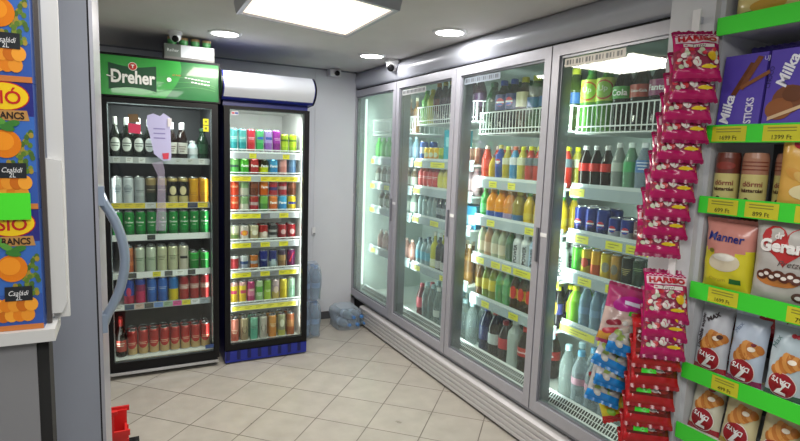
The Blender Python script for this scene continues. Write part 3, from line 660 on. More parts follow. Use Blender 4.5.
b.prism([(x, z) for x, z in pf]+[(2.0, 2.278), (2.0, 2.135)], 0, 1, 1, mat('pale_fascia_metal', (.50, .52, .58), .33, .15), True)
b.v = [(v[0], Y0 if v[1] == 0 else Y1+.02, v[2]) for v in b.v]
LC(b).build('fascia', cool)
LC(M().box(1.965, 2.0, Y0, Y1, 2.115, 2.135, RUB)).build('top_gasket', cool)
b = M()  # grooved kick plate
pf = []
for k in range(5):
    z0 = .015+k*.031; pf += [(1.915, z0), (1.905, z0+.005), (1.905, z0+.024), (1.915, z0+.029)]
b.prism(pf+[(1.925, .172), (1.98, .172), (1.98, .015)], Y0, 4.36, 1, KICK); LC(b).build('kick_plate', cool)
LC(M().box(1.985, 2.0, Y0, Y1, .02, .21, RUB)).build('plinth', cool)
LC(M().box(1.95, 1.99, Y0, Y1-.02, .185, .21, ALUD)).build('sill', cool)
b = M()   # frame posts
for y in MY[1:4]: b.box(1.985, 2.05, y-.022, y+.022, .21, 2.12, ALUD)
b.box(1.985, 2.03, 4.64, 4.72, .21, 2.12, ALU).box(1.94, 1.985, 4.665, 4.72, .02, 2.13, ALU)
LC(b).build('post', cool)
for y in MY[:1]:
    yy = y-.035
    LC(M().tube([(2.045, yy, .3), (2.045, yy, 2.05)], .011, LED, 8)).build('led_tube', cool)
# doors
DRN = ['leftmost', 'second', 'third', 'rightmost']
for i in range(4):
    ya, yb = MY[i]-.004, MY[i+1]+.004; s = .048; z0, z1 = .213, 2.115
    d = M(); x0, x1 = XG, XG+.035
    d.box(x0, x1, yb, yb+s, z0, z1, ALU).box(x0, x1, ya-s, ya, z0, z1, ALU).box(x0, x1, yb+s, ya-s, z1-.055, z1, ALU).box(x0, x1, yb+s, ya-s, z0, z0+.06, ALU)
    # inner step of the frame
    e = s+.012
    d.box(x0+.012, x1, yb+s, yb+e, z0+.06, z1-.055, ALUD).box(x0+.012, x1, ya-e, ya-s, z0+.06, z1-.055, ALUD)
    d.box(x0+.012, x1, yb+e, ya-e, z0+.06, z0+.072, ALUD).box(x0+.012, x1, yb+e, ya-e, z1-.067, z1-.055, ALUD)
    dr = LC(d).build('door', cool); dr['label'] = DRN[i]+' glass door'
    LC(M().box(x0+.018, x0+.023, yb+e, ya-e, z0+.072, z1-.067, [GLASSH, GLASSM, GLASSC, GLASSC][i])).build('glass_pane', dr)
    LC(M().box(x0+.036, x0+.054, yb+.006, yb+.028, z0, z1, RUB).box(x0+.036, x0+.054, ya-.028, ya-.006, z0, z1, RUB)).build('gasket', dr)
    # grip recess on the near stile, white tag on the far stile
    LC(M().box(x0-.012, x0, yb+.004, yb+.016, 1.02, 1.2, ALUD)).build('handle', dr)
    LC(M().box(x0-.003, x0, ya-.045, ya+.0, 1.155, 1.175, WHITE)).build('latch_tag', dr)
    if i:
        S = plane((x0+.0175, ya-e-.01, z1-.072), (0, -1, 0), (0, 0, 1), (-1, 0, 0))
        st = M().rect(S, 0, .36, -.04, 0, hx(['', '9a9c9c', '707880', 'c8c4b8'][i]), n=1, off=.0008)
        for k in range(17): st.rect(S, .012+.02*k, .026+.02*k-.004*(k % 3), -.03, -.008, hx('50524e' if i > 2 else '3a3e44'), n=1, off=.0014)
        LC(st).build('sticker', dr)
b = M()
b.box(2.03, 2.08, Y0+.04, Y1-.04, .21, .235, WHITE)
b.prism([(2.045, .235), (2.095, .285), (2.105, .285), (2.105, .22), (2.045, .22)], Y0+.04, Y1-.04, 1, WHITE); LC(b).build('air_deck', cool)
b = M(); S = plane((2.045, Y1-.04, .235), (0, -1, 0), (1, 0, 1), (-.7, 0, .7)); 
for k in range(200):
    a = .03+k*.0172
    for q in (0, 1): b.rect(S, a, a+.0115, .008+.029*q, .033+.029*q, BLACK, n=1, off=.001)
LC(b).build('vent_slots', cool)

def cshelf(ybay, z, basket=False, tags=(), xs=XS):
    ya, yb = ybay
    b = M()
    if basket:
        for k in range(int((ya-yb)/.03)+1):
            y = ya-.01-k*(ya-yb-.02)/int((ya-yb)/.03); b.box(xs-.002, xs+.002, y-.002, y+.002, z-.01, z+.125, WIRE); b.box(xs, XB-.05, y-.0018, y+.0018, z-.012, z-.008, WIRE)
        for zz in (z-.01, z+.02, z+.125): b.tube([(xs-.003, ya, zz), (xs-.003, yb, zz)], .0035, WIRE, 6)
        for y in (ya, yb):
            for zz in (z-.01, z+.125): b.tube([(xs, y, zz), (XB-.05, y, zz)], .0035, WIRE, 6)
            for k in range(12): b.box(xs+k*.045, xs+k*.045+.004, y-.002, y+.002, z-.01, z+.125, WIRE)
        s = LC(b).build('wire_basket', cool); return
    b.box(xs, XB-.03, yb, ya, z-.012, z, WIRE)
    s = LC(b).build('shelf', cool)
    r = M(); rm = mat('clear_price_rail', (.34, .40, .44), .2, coat=.4)
    r.box(xs-.012, xs-.002, yb, ya, z-.045, z+.012, rm).box(xs-.0025, xs+.0, yb, ya, z+.012, z+.03, mat('rail_lip', (.55, .6, .62), .2, coat=.5)); LC(r).build('price_rail', s)
    S = plane((xs-.012-XG, ya-4.66, z-.017), (0, -1, 0), (0, 0, 1), (-1, 0, 0))
    for a, wd, c in tags:
        g = M().rect(S, a, a+wd, -.02, .02, hx(c, .5), n=1, off=.001)
        for q in range(2): g.rect(S, a+wd*.15, a+wd*(.8-.25*q), .004-.014*q, .008-.014*q, hx('7a7a30'), n=1, off=.0015)
        g.build('price_tag', s)
Y_ = 'd6d23c'
BAY = [(4.64, 3.83), (3.79, 2.985), (2.945, 2.13), (2.09, 1.24)]
TG_ = lambda *a: [(x, w_, Y_) for x, w_ in a]
cshelf(BAY[0], 1.735, True); cshelf(BAY[1], 1.80, True); cshelf(BAY[2], 1.715, True); cshelf(BAY[3], 1.705, True)
LV = [[1.50, 1.27, 1.045, .665], [1.50, 1.285, 1.055, .665], [1.40, 1.15, .89, .61], [1.405, 1.165, .95, .67]]
TGS = [[TG_((0, .07)), TG_((0, .09), (.3, .1)), TG_((0, .1)), TG_((.05, .1))],
       [TG_((0, .12), (.25, .2), (.55, .14)), TG_((0, .10), (.5, .14)), TG_((0, .1), (.28, .12), (.5, .2)), TG_((.05, .1), (.45, .16), (.66, .1))],
       [TG_((.15, .08), (.34, .07), (.62, .08)), TG_((.15, .08), (.52, .09), (.72, .09)), TG_((.05, .09), (.22, .09), (.33, .09), (.44, .16), (.62, .1), (.73, .09)), TG_((.14, .08), (.42, .09), (.66, .09))],
       [TG_((0, .10)), TG_((.06, .09), (.26, .10), (.38, .1), (.49, .09), (.59, .09)), TG_((.10, .09), (.28, .1), (.40, .1), (.52, .1)), TG_((0, .24), (.26, .1), (.37, .1), (.49, .1))]]
for i in range(4):
    for j in range(4): cshelf(BAY[i], LV[i][j], False, TGS[i][j])

B = {}
def bt(key, *a, **k): B[key] = bottle('e_'+key, *a, **k)
def circ(c1, c2, z=.43): return lambda g, S, r, h: (g.ell(S, 0, h*z, r*.5, r*.5, hx(c1), off=.002), g.rect(S, -r*.5, r*.5, h*z-r*.1, h*z+r*.1, hx('e8e8f0'), off=.003), g.ell(S, 0, h*z-r*.27, r*.38, r*.16, hx(c2), off=.0035))
P2 = (.052, .325)
bt('gdark', *P2, '14401c', '1c5028', '123820', .38, .6, op=.92)
bt('pepsi2', *P2, '120c0c', '2a4ab0', '14246a', .42, .72, deco=circ('c82838', '2048b0', .57), op=.92)
bt('tea2', *P2, '4a3010', 'd8cc30', 'c8c49a', .45, .72, op=.85)
bt('teab', *P2, '3a4a20', 'c8cc40', '24508a', .42, .6, op=.85)
bt('up2', *P2, '5a9a3c', '2a7a30', 'b8c84a', .45, .8, deco=lambda g, S, r, h: (g.ell(S, 0, h*.62, r*.95, h*.15, hx('b83a18'), off=.002, rings=5), g.ell(S, 0, h*.62, r*.82, h*.125, hx('8ab83c'), off=.003, rings=5), g.text(S, 'Up', 0, h*.63, r*.8, hx('e8e8d8'), off=.006)), op=.8)
bt('cokel', *P2, '100806', '1c1414', '3c9a34', .46, .64, text='Cola', op=.95)
bt('coke2', *P2, '140806', '1c1414', 'a83428', .46, .64, text='Coca-Cola', op=.95)
bt('purp2', *P2, '20101c', '301828', '8a3068', .46, .68, text='Fanta', op=.92)
bt('fanta2', *P2, 'c09018', 'd0a020', 'd08020', .46, .68, deco=stripe('2038a0', .52, .62, .8), text='Fanta', op=.9)
bt('coke05', .033, .225, '1c0a08', 'd8d8d8', 'c02820', .42, .6, op=.95)
bt('clear05', .034, .24, '9aa4a0', 'd8dcdc', 'a8b0a8', .42, .6, op=.6)
bt('sprite', .034, .24, '78a888', 'd8e4e0', '3a9a58', .42, .62, op=.6)
bt('bluelab', .036, .24, '8898a8', 'e0e4e8', '3a6aa8', .42, .66, op=.6, deco=script('d8e0f0', .6, 3))
bt('pinklab', .034, .24, '98a0a0', '6a5a68', 'b04a7a', .42, .62, op=.6)
bt('brownlab', .034, .24, '80786c', '504030', '7a4830', .42, .62, op=.7)
bt('redj', .034, .23, 'c03018', 'c8b8b0', 'c83a28', .35, .6, op=.9)
bt('yels', .03, .17, 'b89818', '706860', None, op=.9)
bt('pepsis', .034, .235, '28408a', 'c8b860', '28409a', .4, .75, op=.85, deco=circ('c82838', 'd8d8e8', .55))
bt('oly', .034, .225, 'a8941c', 'd8d818', 'b8b89a', .5, .68, op=.85)
bt('blud', .034, .225, '1c78a8', 'c85020', 'b8bcc0', .5, .7, op=.85)
bt('yeld', .034, .225, 'b8b048', 'd8d818', 'c8ccb0', .5, .7, op=.85)
bt('redd', .034, .225, 'b02c20', 'd8d818', '506068', .5, .7, op=.85)
bt('oran', .046, .2, 'd88a10', 'c8902a', '2a4a9a', .1, .3, op=.92)
bt('oran2', .046, .2, 'c87a14', 'c88a30', '8a7aa0', .1, .3, op=.92)
bt('brno', .046, .2, '8a7a34', 'c0b030', '2a5a88', .1, .3, op=.9)
bt('yelgc', .034, .2, 'd0b020', '3aa03a', 'c8b030', .2, .4, op=.92)
bt('grnb', .034, .2, '3aa048', '3aa848', '58b870', .2, .5, op=.8)
bt('pale', .034, .22, 'a8b098', '9a5a38', 'c0b8a0', .2, .5, op=.75)
bt('peach', .034, .22, 'b08868', 'b06a30', 'b8a088', .2, .5, op=.8)
bt('dkg', .034, .22, '2a5a34', '7a5a40', '24482c', .2, .6, op=.9)
K_PW = dict(op=1, shape='sport', vert=True, tcol='18181c')
bt('power1', .035, .215, 'd0d4d4', 'd8d8d8', 'c8ccd0', .08, .7, text='POWER', **K_PW)
bt('power2', .035, .215, '9ab0c8', 'd8d8d8', 'a8c0d8', .08, .7, text='POWER', **K_PW)
bt('bror', .034, .24, '5a3414', 'c86a20', '8a7a30', .3, .55, op=.92)
bt('greny', .034, .24, '6a7a28', 'd88018', 'c0b030', .3, .6, op=.9)
bt('sprg', .034, .24, '4a9a58', '3aa048', '3a8a48', .35, .55, op=.75)
bt('lipt', .034, .24, '3a2008', 'd8d020', 'c8a020', .35, .6, op=.95, deco=ringdeco('b82820', .5, .4))
bt('lipb', .034, .24, '1c1420', 'd8d020', '3a3a7a', .35, .6, op=.95, deco=ringdeco('c8a020', .5, .4))
bt('wcoke', *P2, '180c0c', 'b02020', 'b8c0c0', .3, .52, op=.95)
bt('redbt', .045, .28, '1a0c0c', 'b02020', 'b82830', .35, .6, op=.95)
bt('frost', *P2, 'b8c4c0', 'c8d0cc', None, op=.75, shape='jug')
bt('coke175', .05, .30, '1c0c08', 'd8201c', 'b02820', .4, .58, text='Coca-Cola', op=.95)
bt('navyb', *P2, '141c3a', '203080', '182458', .3, .6, op=.95)
bt('drkp', .042, .30, '2a1020', 'c0a850', '3a1840', .3, .6, op=.95)
bt('drkr', .042, .30, '3a100c', 'c88a50', '6a2018', .3, .6, op=.95)
bt('yelb', .042, .26, 'c8c428', 'c8b830', 'b8c030', .2, .7, op=.92)
bt('grb', .042, .26, '78b430', '489030', '58a030', .2, .7, op=.92)
K['bluewh'] = can('e_bluewhite', .033, .165, [(.05, '3858a0'), (.4, 'c0c8d0'), (.7, '3858a0')])
K['ycan'] = can('e_ycan', .033, .115, [(.05, 'c88a18'), (.5, 'd8b028')], deco=ringdeco('b8c0a0', .5, .4))
K['gcan'] = can('e_gcan', .033, .115, [(.05, '6a9830'), (.5, 'a8b838')])
K['bcan'] = can('e_bcan', .033, .115, [(.05, '6a3828'), (.5, '886050')])
bt('redjar', .036, .20, 'a8282c', 'b83030', 'b82a30', .2, .7, op=.95, deco=script('e8c8c8', .5, 2))
bt('yelw', .034, .19, 'c8c070', 'a8a060', 'c0b848', .2, .6, op=.9)
bt('wpink', .034, .19, 'a89098', 'c8a8a8', 'b89aa0', .2, .6, op=.9)
bt('clr', .032, .21, 'a8bcc0', 'c0c8cc', None, op=.45)
bt('gryb', .034, .21, '283040', '3a3a48', '788088', .25, .5, op=.95)
bt('redc', .034, .21, '7a2028', '501820', 'a86a70', .25, .5, op=.95)
bt('wine', .036, .30, 'b0b028', 'd8d8c8', 'c8ccb0', .1, .3, op=.9, shape='wine')
bt('winer', .036, .30, '100c18', 'c8c8c8', 'a8a8a8', .1, .3, op=1, shape='wine')
bt('amb', .036, .28, '8a6438', 'd0c8b0', '6a4828', .3, .6, op=.95, shape='wine')
bt('wblue', .036, .22, '88a0a8', '4a5a68', '4a90a8', .25, .55, op=.7)
bt('water', .044, .31, 'b4c0c0', 'a8c4cc', None, op=.2)
bt('waterl', .044, .31, 'b4c0c0', 'd8dcdc', 'c8ccc8', .25, .42, op=.25)
bt('waterp', .044, .31, 'b0bcc4', '60a8d0', 'c08ca0', .4, .52, op=.28)
bt('waterb', .034, .24, '8aa8c0', '3a4ab0', '6a88a8', .35, .5, op=.5)
bt('waterv', .034, .24, '90a8b8', '6a4a88', '7a98a8', .35, .5, op=.5)
bt('watery', .034, .24, '5a88b8', 'd8d020', '3a70b0', .35, .5, op=.5)
bt('limeb', .040, .21, '8ac828', 'd8dc20', '78b828', .15, .6, op=.9)
bt('redlab', .044, .28, '5a2830', 'a03040', 'b04050', .3, .6, op=.9)
bt('gjar', .036, .17, '6a5a48', 'a8a098', '9aa098', .2, .6, op=.8)
bt('pnkj', .034, .18, 'a87a70', 'c8a8a0', 'b88880', .2, .6, op=.8)
bt('yjug', .05, .20, 'e8b818', 'e8c020', 'e0b818', .3, .7, op=1, shape='jug')
bt('gclear', .034, .2, '4ac040', '58c848', '58b850', .2, .6, op=.85)
bt('bclear', .034, .2, '88a8b8', 'a0b8c0', '7a90a8', .2, .6, op=.6)
bt('greyw', .034, .2, '90a098', 'a8b0a8', 'a8b0a8', .2, .6, op=.6)
PC = [can('e_pepsican', .036, .15, [(.05, '101c58'), (.3, '142880')], deco=circ('b82838', '2048a8', .45)),
      can('e_pepsican_small', .034, .115, [(.05, 'a8acb8'), (.45, '142880')], deco=circ('b82838', '2048a8', .5)),
      can('e_colacan', .034, .115, [(.05, '6a4048'), (.4, '7a5058')], text='Cola', tcol='d8c8c8'),
      can('e_beigecan', .034, .115, [(.05, '7a7468'), (.5, '9a9484')], deco=ringdeco('c0b8a8', .5, .4))]
TC = [can('e_t%d' % i, .030, .15, b, **k) for i, (b, k) in enumerate([
    ([(.05, '3aa82c'), (.5, '58c038')], {}), ([(.05, 'b8a818'), (.4, '403818'), (.65, 'c8b820')], dict(deco=ringdeco('c03a20', .5, .45))),
    ([(.05, 'c04a14'), (.5, 'd8a020')], {}), ([(.05, 'c8a818'), (.5, 'c8b020')], dict(deco=ringdeco('888878', .5, .45))),
    ([(.05, 'a07828'), (.5, 'b88a38')], dict(deco=ringdeco('706a60', .5, .4))), ([(.05, '1a1814'), (.5, '201c18')], dict(deco=script('b8a868', .6, 4))),
    ([(.05, '142818'), (.5, '1c3420')], dict(deco=script('88a070', .7, 2)))])]
box1 = ('e_carton', lambda: (lambda e: (M().box(-.035, .035, -.03, .03, 0, .15, hx('c0703a')).build('carton_body', e), M().rect(plane((0, -.03, 0), (1, 0, 0), (0, 0, 1)), -.03, .03, .03, .1, hx('d8a888'), n=1).build('label', e), e)[2])(empty('drink_carton')), 'carton')
box2 = ('e_carton_blue', lambda: (lambda e: (M().box(-.035, .035, -.03, .03, 0, .16, hx('2a7aa0')).build('carton_body', e), M().rect(plane((0, -.03, 0), (1, 0, 0), (0, 0, 1)), -.03, .03, .03, .1, hx('a8c8d8'), n=1).build('label', e), e)[2])(empty('drink_carton')), 'carton')
box3 = ('e_pack_teal', lambda: (lambda e: (M().box(-.07, .07, -.03, .03, 0, .24, hx('2a98a8', .3)).build('pack_body', e), M().rect(plane((0, -.03, 0), (1, 0, 0), (0, 0, 1)), -.05, .05, .12, .19, hx('88c8d0'), n=1).build('label', e), e)[2])(empty('drink_pack')), 'carton')

DW = ['leftmost', 'second', 'third', 'rightmost']
def crow(bay, z, items, where, y0=.0, y1=None, x=None, back=True, bitems=None, dx=.085, rz=-PI/2+.35):
    ya, yb = BAY[bay]; ya -= y0; yb = yb if y1 is None else ya-y1
    items = list(items); p0 = 2.14*sum(sp_[3] if len(sp_) > 3 else .04 for _, sp_ in items)/len(items)
    if bay:
        while len(items)*p0 < ya-yb-.04 and len(items) < 12: items.append(items[-1])
    if bitems: bitems = list(bitems)+[bitems[-1]]*(len(items)-len(bitems))
    n = len(items); pitch = (ya-yb)/n if bay == 0 else min(p0, (ya-yb)/n)
    wh = f'{where}, {DW[bay]} cooler door' if where != 'wire basket' else f'wire basket, {DW[bay]} cooler door'
    x = x or XS+.048
    def bpos(i):
        return (x+dx, ya-(i+.5)*pitch+R.uniform(-.006, .006), z+.001)
    stock(items, lambda i: (x, ya-(i+.5)*pitch, z+.001), rz, wh, bpos if back else None, bitems=bitems)
Q = lambda d, k, n=1: [(d, B[k])]*n
# third door
crow(2, 1.715, Q('dark green bottle', 'gdark', 1)+Q('cola bottle with navy label', 'pepsi2', 2)+Q('iced tea bottle with cream label', 'tea2')+Q('olive bottle with blue label', 'teab', 4), 'wire basket', x=XS+.065, dx=.115, bitems=Q('dark green bottle', 'gdark', 8))
crow(2, 1.40, Q('red juice bottle', 'redj')+Q('small yellow bottle', 'yels')+Q('blue-labelled bottle', 'pepsis')+Q('olive-yellow drink bottle', 'oly')+Q('blue drink bottle with orange cap', 'blud')+Q('yellow drink bottle', 'yeld')+Q('red drink with yellow cap', 'redd', 3), 'top shelf', bitems=Q('red juice bottle', 'redj', 5)+Q('yellow drink bottle', 'yeld', 4))
crow(2, 1.15, Q('green bottle', 'grnb')+Q('orange juice bottle', 'oran')+Q('orange juice bottle', 'oran')+Q('amber juice bottle', 'oran2')+Q('brown juice with blue label', 'brno')+Q('yellow bottle with green cap', 'yelgc', 2), 'second shelf', dx=.095)
crow(2, .89, Q('pale bottle', 'pale')+Q('peach drink bottle', 'peach', 1)+Q('pale bottle', 'pale', 2)+Q('dark green small bottle', 'dkg')+Q('white sports bottle', 'power1', 2)+Q('light blue sports bottle', 'power2', 2)+Q('white sports bottle', 'power1'), 'third shelf')
crow(2, .61, Q('brown bottle with orange cap', 'bror')+Q('green-yellow bottle', 'greny', 2)+Q('green bottle', 'sprg', 2)+Q('tea bottle with yellow cap', 'lipt', 3)+Q('dark bottle with blue label', 'lipb', 2), 'fourth shelf')
crow(2, .221, Q('navy large bottle', 'navyb')+Q('cola bottle with white label', 'wcoke')+Q('red-labelled bottle', 'redbt')+Q('frosted white jug', 'frost')+Q('large cola bottle with red label', 'coke175'), 'floor', x=XS+.09, dx=.12, y0=.03, y1=.60)
# rightmost door
crow(3, 1.705, Q('green bottle with round label', 'up2', 2)+Q('cola bottle with green label', 'cokel')+Q('cola bottle with red label', 'coke2')+Q('dark bottle with pink label', 'purp2')+Q('orange soda bottle', 'fanta2', 2), 'wire basket', x=XS+.065, dx=.115, y0=-.03, y1=.72)
crow(3, 1.405, Q('small cola bottle', 'coke05', 3)+Q('clear bottle with grey label', 'clear05')+Q('clear bottle with green label', 'sprite')+Q('clear bottle with blue label', 'bluelab')+Q('clear bottle with pink label', 'pinklab')+Q('bottle with brown label', 'brownlab', 2), 'top shelf')
crow(3, 1.165, [('tall blue can with round emblem', PC[0])]*3+[('small blue can with emblem', PC[1])]*2+[('mauve can with white lettering', PC[2])]*2+[('beige can', PC[3])]*3, 'second shelf')
crow(3, .95, [('green tall can', TC[0]), ('yellow and black tall can', TC[1]), ('orange tall can', TC[2]), ('yellow tall can', TC[3]), ('tan tall can', TC[4]), ('black tall can', TC[5])]+[('dark green tall can', TC[6])]*4, 'third shelf')
crow(3, .67, Q('lime drink bottle', 'limeb', 1)+Q('water bottle with blue cap', 'waterb', 3)+Q('water bottle with violet cap', 'waterv', 2)+Q('blue water bottle with yellow cap', 'watery', 1)+Q('water bottle with violet cap', 'waterv', 2), 'fourth shelf')
crow(3, .221, Q('large clear water bottle', 'water', 1)+Q('large water bottle with pinkish label', 'waterp', 3)+Q('large clear water bottle', 'water', 2), 'floor', x=XS+.08, dx=.10, y0=-.06, y1=.76)
# second door
crow(1, 1.80, Q('green tall bottle', 'grb')+Q('yellow tall bottle', 'yelb')+Q('dark red bottle', 'drkr')+Q('dark purple bottle', 'drkp', 3)+Q('dark red bottle', 'drkr')+Q('dark purple bottle', 'drkp', 2), 'wire basket', x=XS+.055, back=False)
crow(1, 1.50, Q('clear green bottle', 'grb')[:0]+[('blue and white tall can', K['bluewh'])]+[('yellow-orange can', K['ycan'])]*3+[('green can', K['gcan']), ('brown can', K['bcan']), ('teal drink pack', box3), ('brown can', K['bcan'])], 'top shelf')
crow(1, 1.285, Q('red bottle', 'redjar', 4)+Q('yellow-white bottle', 'yelw', 2)+Q('red bottle', 'redjar')+Q('whitish pink bottle', 'wpink', 2), 'second shelf')
crow(1, 1.055, Q('clear bottle', 'clr', 4)+Q('dark bottle with grey label', 'gryb', 2)+Q('dark red bottle', 'redc', 1)+[('orange carton', box1), ('blue carton', box2)], 'third shelf')
crow(1, .665, Q('water bottle with blue label', 'wblue', 3)+Q('yellow white-wine bottle', 'wine')+Q('dark wine bottle', 'winer', 3)+Q('amber bottle', 'amb', 2), 'fourth shelf')
crow(1, .221, Q('dark bottle with red label', 'redlab')+Q('large clear water bottle', 'water', 2)+Q('water bottle with white label', 'waterl')+Q('large clear water bottle', 'water', 3), 'floor', x=XS+.08, dx=.1)
# leftmost door
crow(0, 1.735, Q('brownish tall bottle', 'amb', 4), 'wire basket', y0=.35, back=False)
crow(0, 1.50, Q('bright green bottle', 'gclear', 4)+Q('pale blue bottle', 'bclear', 4), 'top shelf', back=False)
crow(0, 1.27, Q('grey-brown jar bottle', 'gjar', 7), 'second shelf', back=False)
crow(0, 1.045, Q('grey-brown jar bottle', 'gjar', 3)+Q('greyish bottle', 'greyw', 4), 'third shelf', back=False, y0=.1)
crow(0, .665, Q('pinkish bottle', 'pnkj', 7), 'fourth shelf', back=False, y0=.1)
place(('yj', B['yjug'][1], 'bottle'), (XS+.12, 4.25, .222), -PI/2, 'bright yellow jug on the floor behind the leftmost cooler door, lower of two', 'bottle')
place(('yj', B['yjug'][1], 'bottle'), (XS+.12, 4.25, .423), -PI/2, 'bright yellow jug stacked on the lower one behind the leftmost cooler door', 'bottle')

# ------------------------------------------------------------------ shelving unit at right
XF = 1.60
su = empty('shelving_unit', (XF, .7, 0), 0, 'light grey store shelving unit with green price rails at right', 'shelf unit')
def LS(b): b.v = [(v[0]-XF, v[1]-.7, v[2]) for v in b.v]; return b
PANEL = mat('light_grey_panel', (.55, .56, .58), .45, noise=.03, nscale=5)
LS(M().box(XF-.005, XF+.04, 1.05, 1.20, 0, CEIL-.002, PANEL).box(XF+.04, 1.93-.03, 1.16, 1.175, 0, CEIL-.002, PANEL)).build('end_panel', su)
LS(M().box(XF+.02, XF+.36, 1.035, 1.05, 0, CEIL-.002, PANEL)).build('side_panel', su)
LS(M().box(XF+.36, XF+.38, .1, 1.05, 0, CEIL-.002, mat('dark_back_panel', (.12, .12, .13), .6))).build('back_panel', su)
SZ = [1.965, 1.65, 1.435, 1.165, .90, .695, .40]
SN = ['top shelf', 'second shelf', 'third shelf', 'fourth shelf', 'fifth shelf', 'sixth shelf', 'lowest']
TT = {0: [], 1: [(.02, .10, '1699 Ft'), (.165, .10, '1399 Ft')], 2: [(.03, .09, '699 Ft'), (.14, .09, '899 Ft'), (.27, .1, '799 Ft')],
      3: [(.06, .09, '1699 Ft'), (.28, .09, '799 Ft')], 4: [(.10, .08, '499 Ft'), (.36, .06, '499 Ft')], 5: [(.30, .08, '499 Ft')], 6: []}
for k, z in enumerate(SZ):
    s = LS(M().box(XF, XF+.36, .12, 1.034, z-.02, z, WHITE)).build('shelf', su)
    LS(M().box(XF-.006, XF-.0005, .12, 1.04, z-.03, z+.022, GRN)).build('price_rail', s)
    S = plane((-.006, 1.04-.7, z-.004), (0, -1, 0), (0, 0, 1), (-1, 0, 0))
    for a, wd, tx in TT[k]:
        g = M().rect(S, a, a+wd, -.023, .021, mat('tag_olive_yellow', hexc('c8c428'), .4), n=1, off=.001)
        g.text(S, tx, a+wd/2, -.012, wd*.5, hx('4a4810'), off=.0016, bold=.01)
        for q in range(2): g.rect(S, a+wd*.12, a+wd*.85, .004+.008*q, .007+.008*q, hx('8a8830'), n=1, off=.0016)
        g.build('price_tag', s)

# ---- pouches and packets
def pouch(name, w, h, d, front, back, deco=None, crimp='', seed=0, top=None, wr=.004, nu=16, nv=22, serr=True, cm=None):
    """front: material or f(a,b)->material"""
    rs = random.Random(seed); ph = [rs.uniform(0, 6) for _ in range(6)]
    def D(u, v): return max(0, 1-abs(u)**2.6)**.55*max(0, 1-abs(v)**3.2)**.6
    def S(a, b, off):   # a,b metres from centre bottom
        u = max(-1, min(1, a/(w/2))); v = max(-1, min(1, (b-h/2)/(h/2)))
        pin = 1-.07*D(0, v)*abs(u)**2
        wv = wr*(math.sin(u*5+v*7+ph[0])*.5+math.sin(u*11-v*5+ph[1])*.3+math.sin(v*17+u*3+ph[2])*.25)*(.3+D(u, v))
        return (u*w/2*pin, -(d/2*D(u, v)+wv)-off, (v+1)/2*h)
    def Sb(a, b):
        x, y, z = S(a, b, 0); return (x, -y*.8+wr*.3, z)
    t = empty(name); b = M()
    b.grid(lambda a, c: S((a-.5)*w, c*h, 0), nu, nv, front); b.grid(lambda a, c: Sb((.5-a)*w, c*h), nu, nv//2, back)
    b.build('bag_body', t)
    g = M(); cmm = cm or back
    for zc, s in ((0, -1), (h, 1)):
        n = 20; vs = []
        for i in range(n+1):
            x = -w/2+w*i/n; y0 = S(x, zc, 0)[1]; vs += [(x, y0-.001, zc), (x, y0-.001+.003*math.sin(i*1.3+ph[3]), zc+s*(.010+(.003 if i % 2 else 0)))]
        g.add(vs, [(2*i, 2*i+2, 2*i+3, 2*i+1) for i in range(n)], cmm, True)
    g.build('seal', t)
    if deco: q = M(); deco(q, S, w, h); q.build('print', t)
    return t
PURP, PURP2 = hx('5a48b0', .3), hx('3e3088', .35)
def heart(g, S, ca, cb, s, m, off): 
    pts = [(16*math.sin(a)**3, 13*math.cos(a)-5*math.cos(2*a)-2*math.cos(3*a)-math.cos(4*a)) for a in [2*PI*i/24 for i in range(24)]]
    g.add([S(ca, cb, off)]+[S(ca+x*s/16, cb+y*s/17, off) for x, y in pts], [(0, 1+(i+1) % 24, 1+i) for i in range(24)], m)
def croissant(g, S, ca, cb, s, off=.002, rot=.5):
    for k in range(7):
        a = -1+k/3; m = hx(['b8702c', 'd09048'][k % 2], .4)
        g.ell(S, ca+a*s*.8*math.cos(rot), cb+a*s*.8*math.sin(rot)-abs(a)*s*.25, s*.30*(1.25-abs(a)*.5), s*.62*(1.1-abs(a)*.55), m, off=off+.0004*k, n=12, rings=2, rot=rot*.6)
# chocolate finger cartons
def milka(kind):
    def mk():
        t = empty('biscuit_box'); w_, h_, d_ = .122, .225, .04
        M().box(-w_/2, w_/2, -d_/2, d_/2, 0, h_, PURP).build('box_body', t)
        S = plane((0, -d_/2, 0), (1, 0, 0), (0, 0, 1), (0, -1, 0)); g = M()
        if kind == 0:
            g.text(S, 'Milka', -.034, .066, .085, hx('f0f0f8'), rot=PI/2-.12, bold=.03, shear=.2)
            g.text(S, 'STICKS', .030, .06, .075, hx('e0dcf0'), rot=PI/2, bold=.03, height=.022)
            for k in range(3):
                a, c = .0+.02*k, .11+.016*k
                g.poly(S, [(a-.03, c), (a+.015, c+.09), (a+.03, c+.085), (a-.015, c-.006)] if k < 2 else [(a-.045, c-.01), (a+.03, c+.03), (a+.035, c+.02), (a-.04, c-.02)], hx(['6a3a20', '7a4628', '8a5430'][k]), off=.001+.001*k)
            g.text(S, 'UJ', .06, .205, .014, hx('d0ccf0'))
        else:
            g.text(S, 'Milka', -.012, .165, .09, hx('f0f0f8'), rot=PI/2-.3, bold=.03, shear=.2)
            g.text(S, 'CHOCO', -.055, .15, .06, hx('20184a'), rot=PI/2-.1)
            g.ell(S, .0, .085, .042, .040, hx('7a4626'), rings=3, off=.001); g.ell(S, -.02, .06, .036, .03, hx('93582f'), off=.002); g.ell(S, .012, .10, .028, .022, hx('683a1e'), off=.003)
            g.poly(S, [(-.045, .028), (.045, .062), (.045, .072), (-.045, .038)], hx('d8b890'), off=.004)
        g.build('print', t); return t
    return ('milka%d' % kind, mk, 'box')
UR = -PI/2
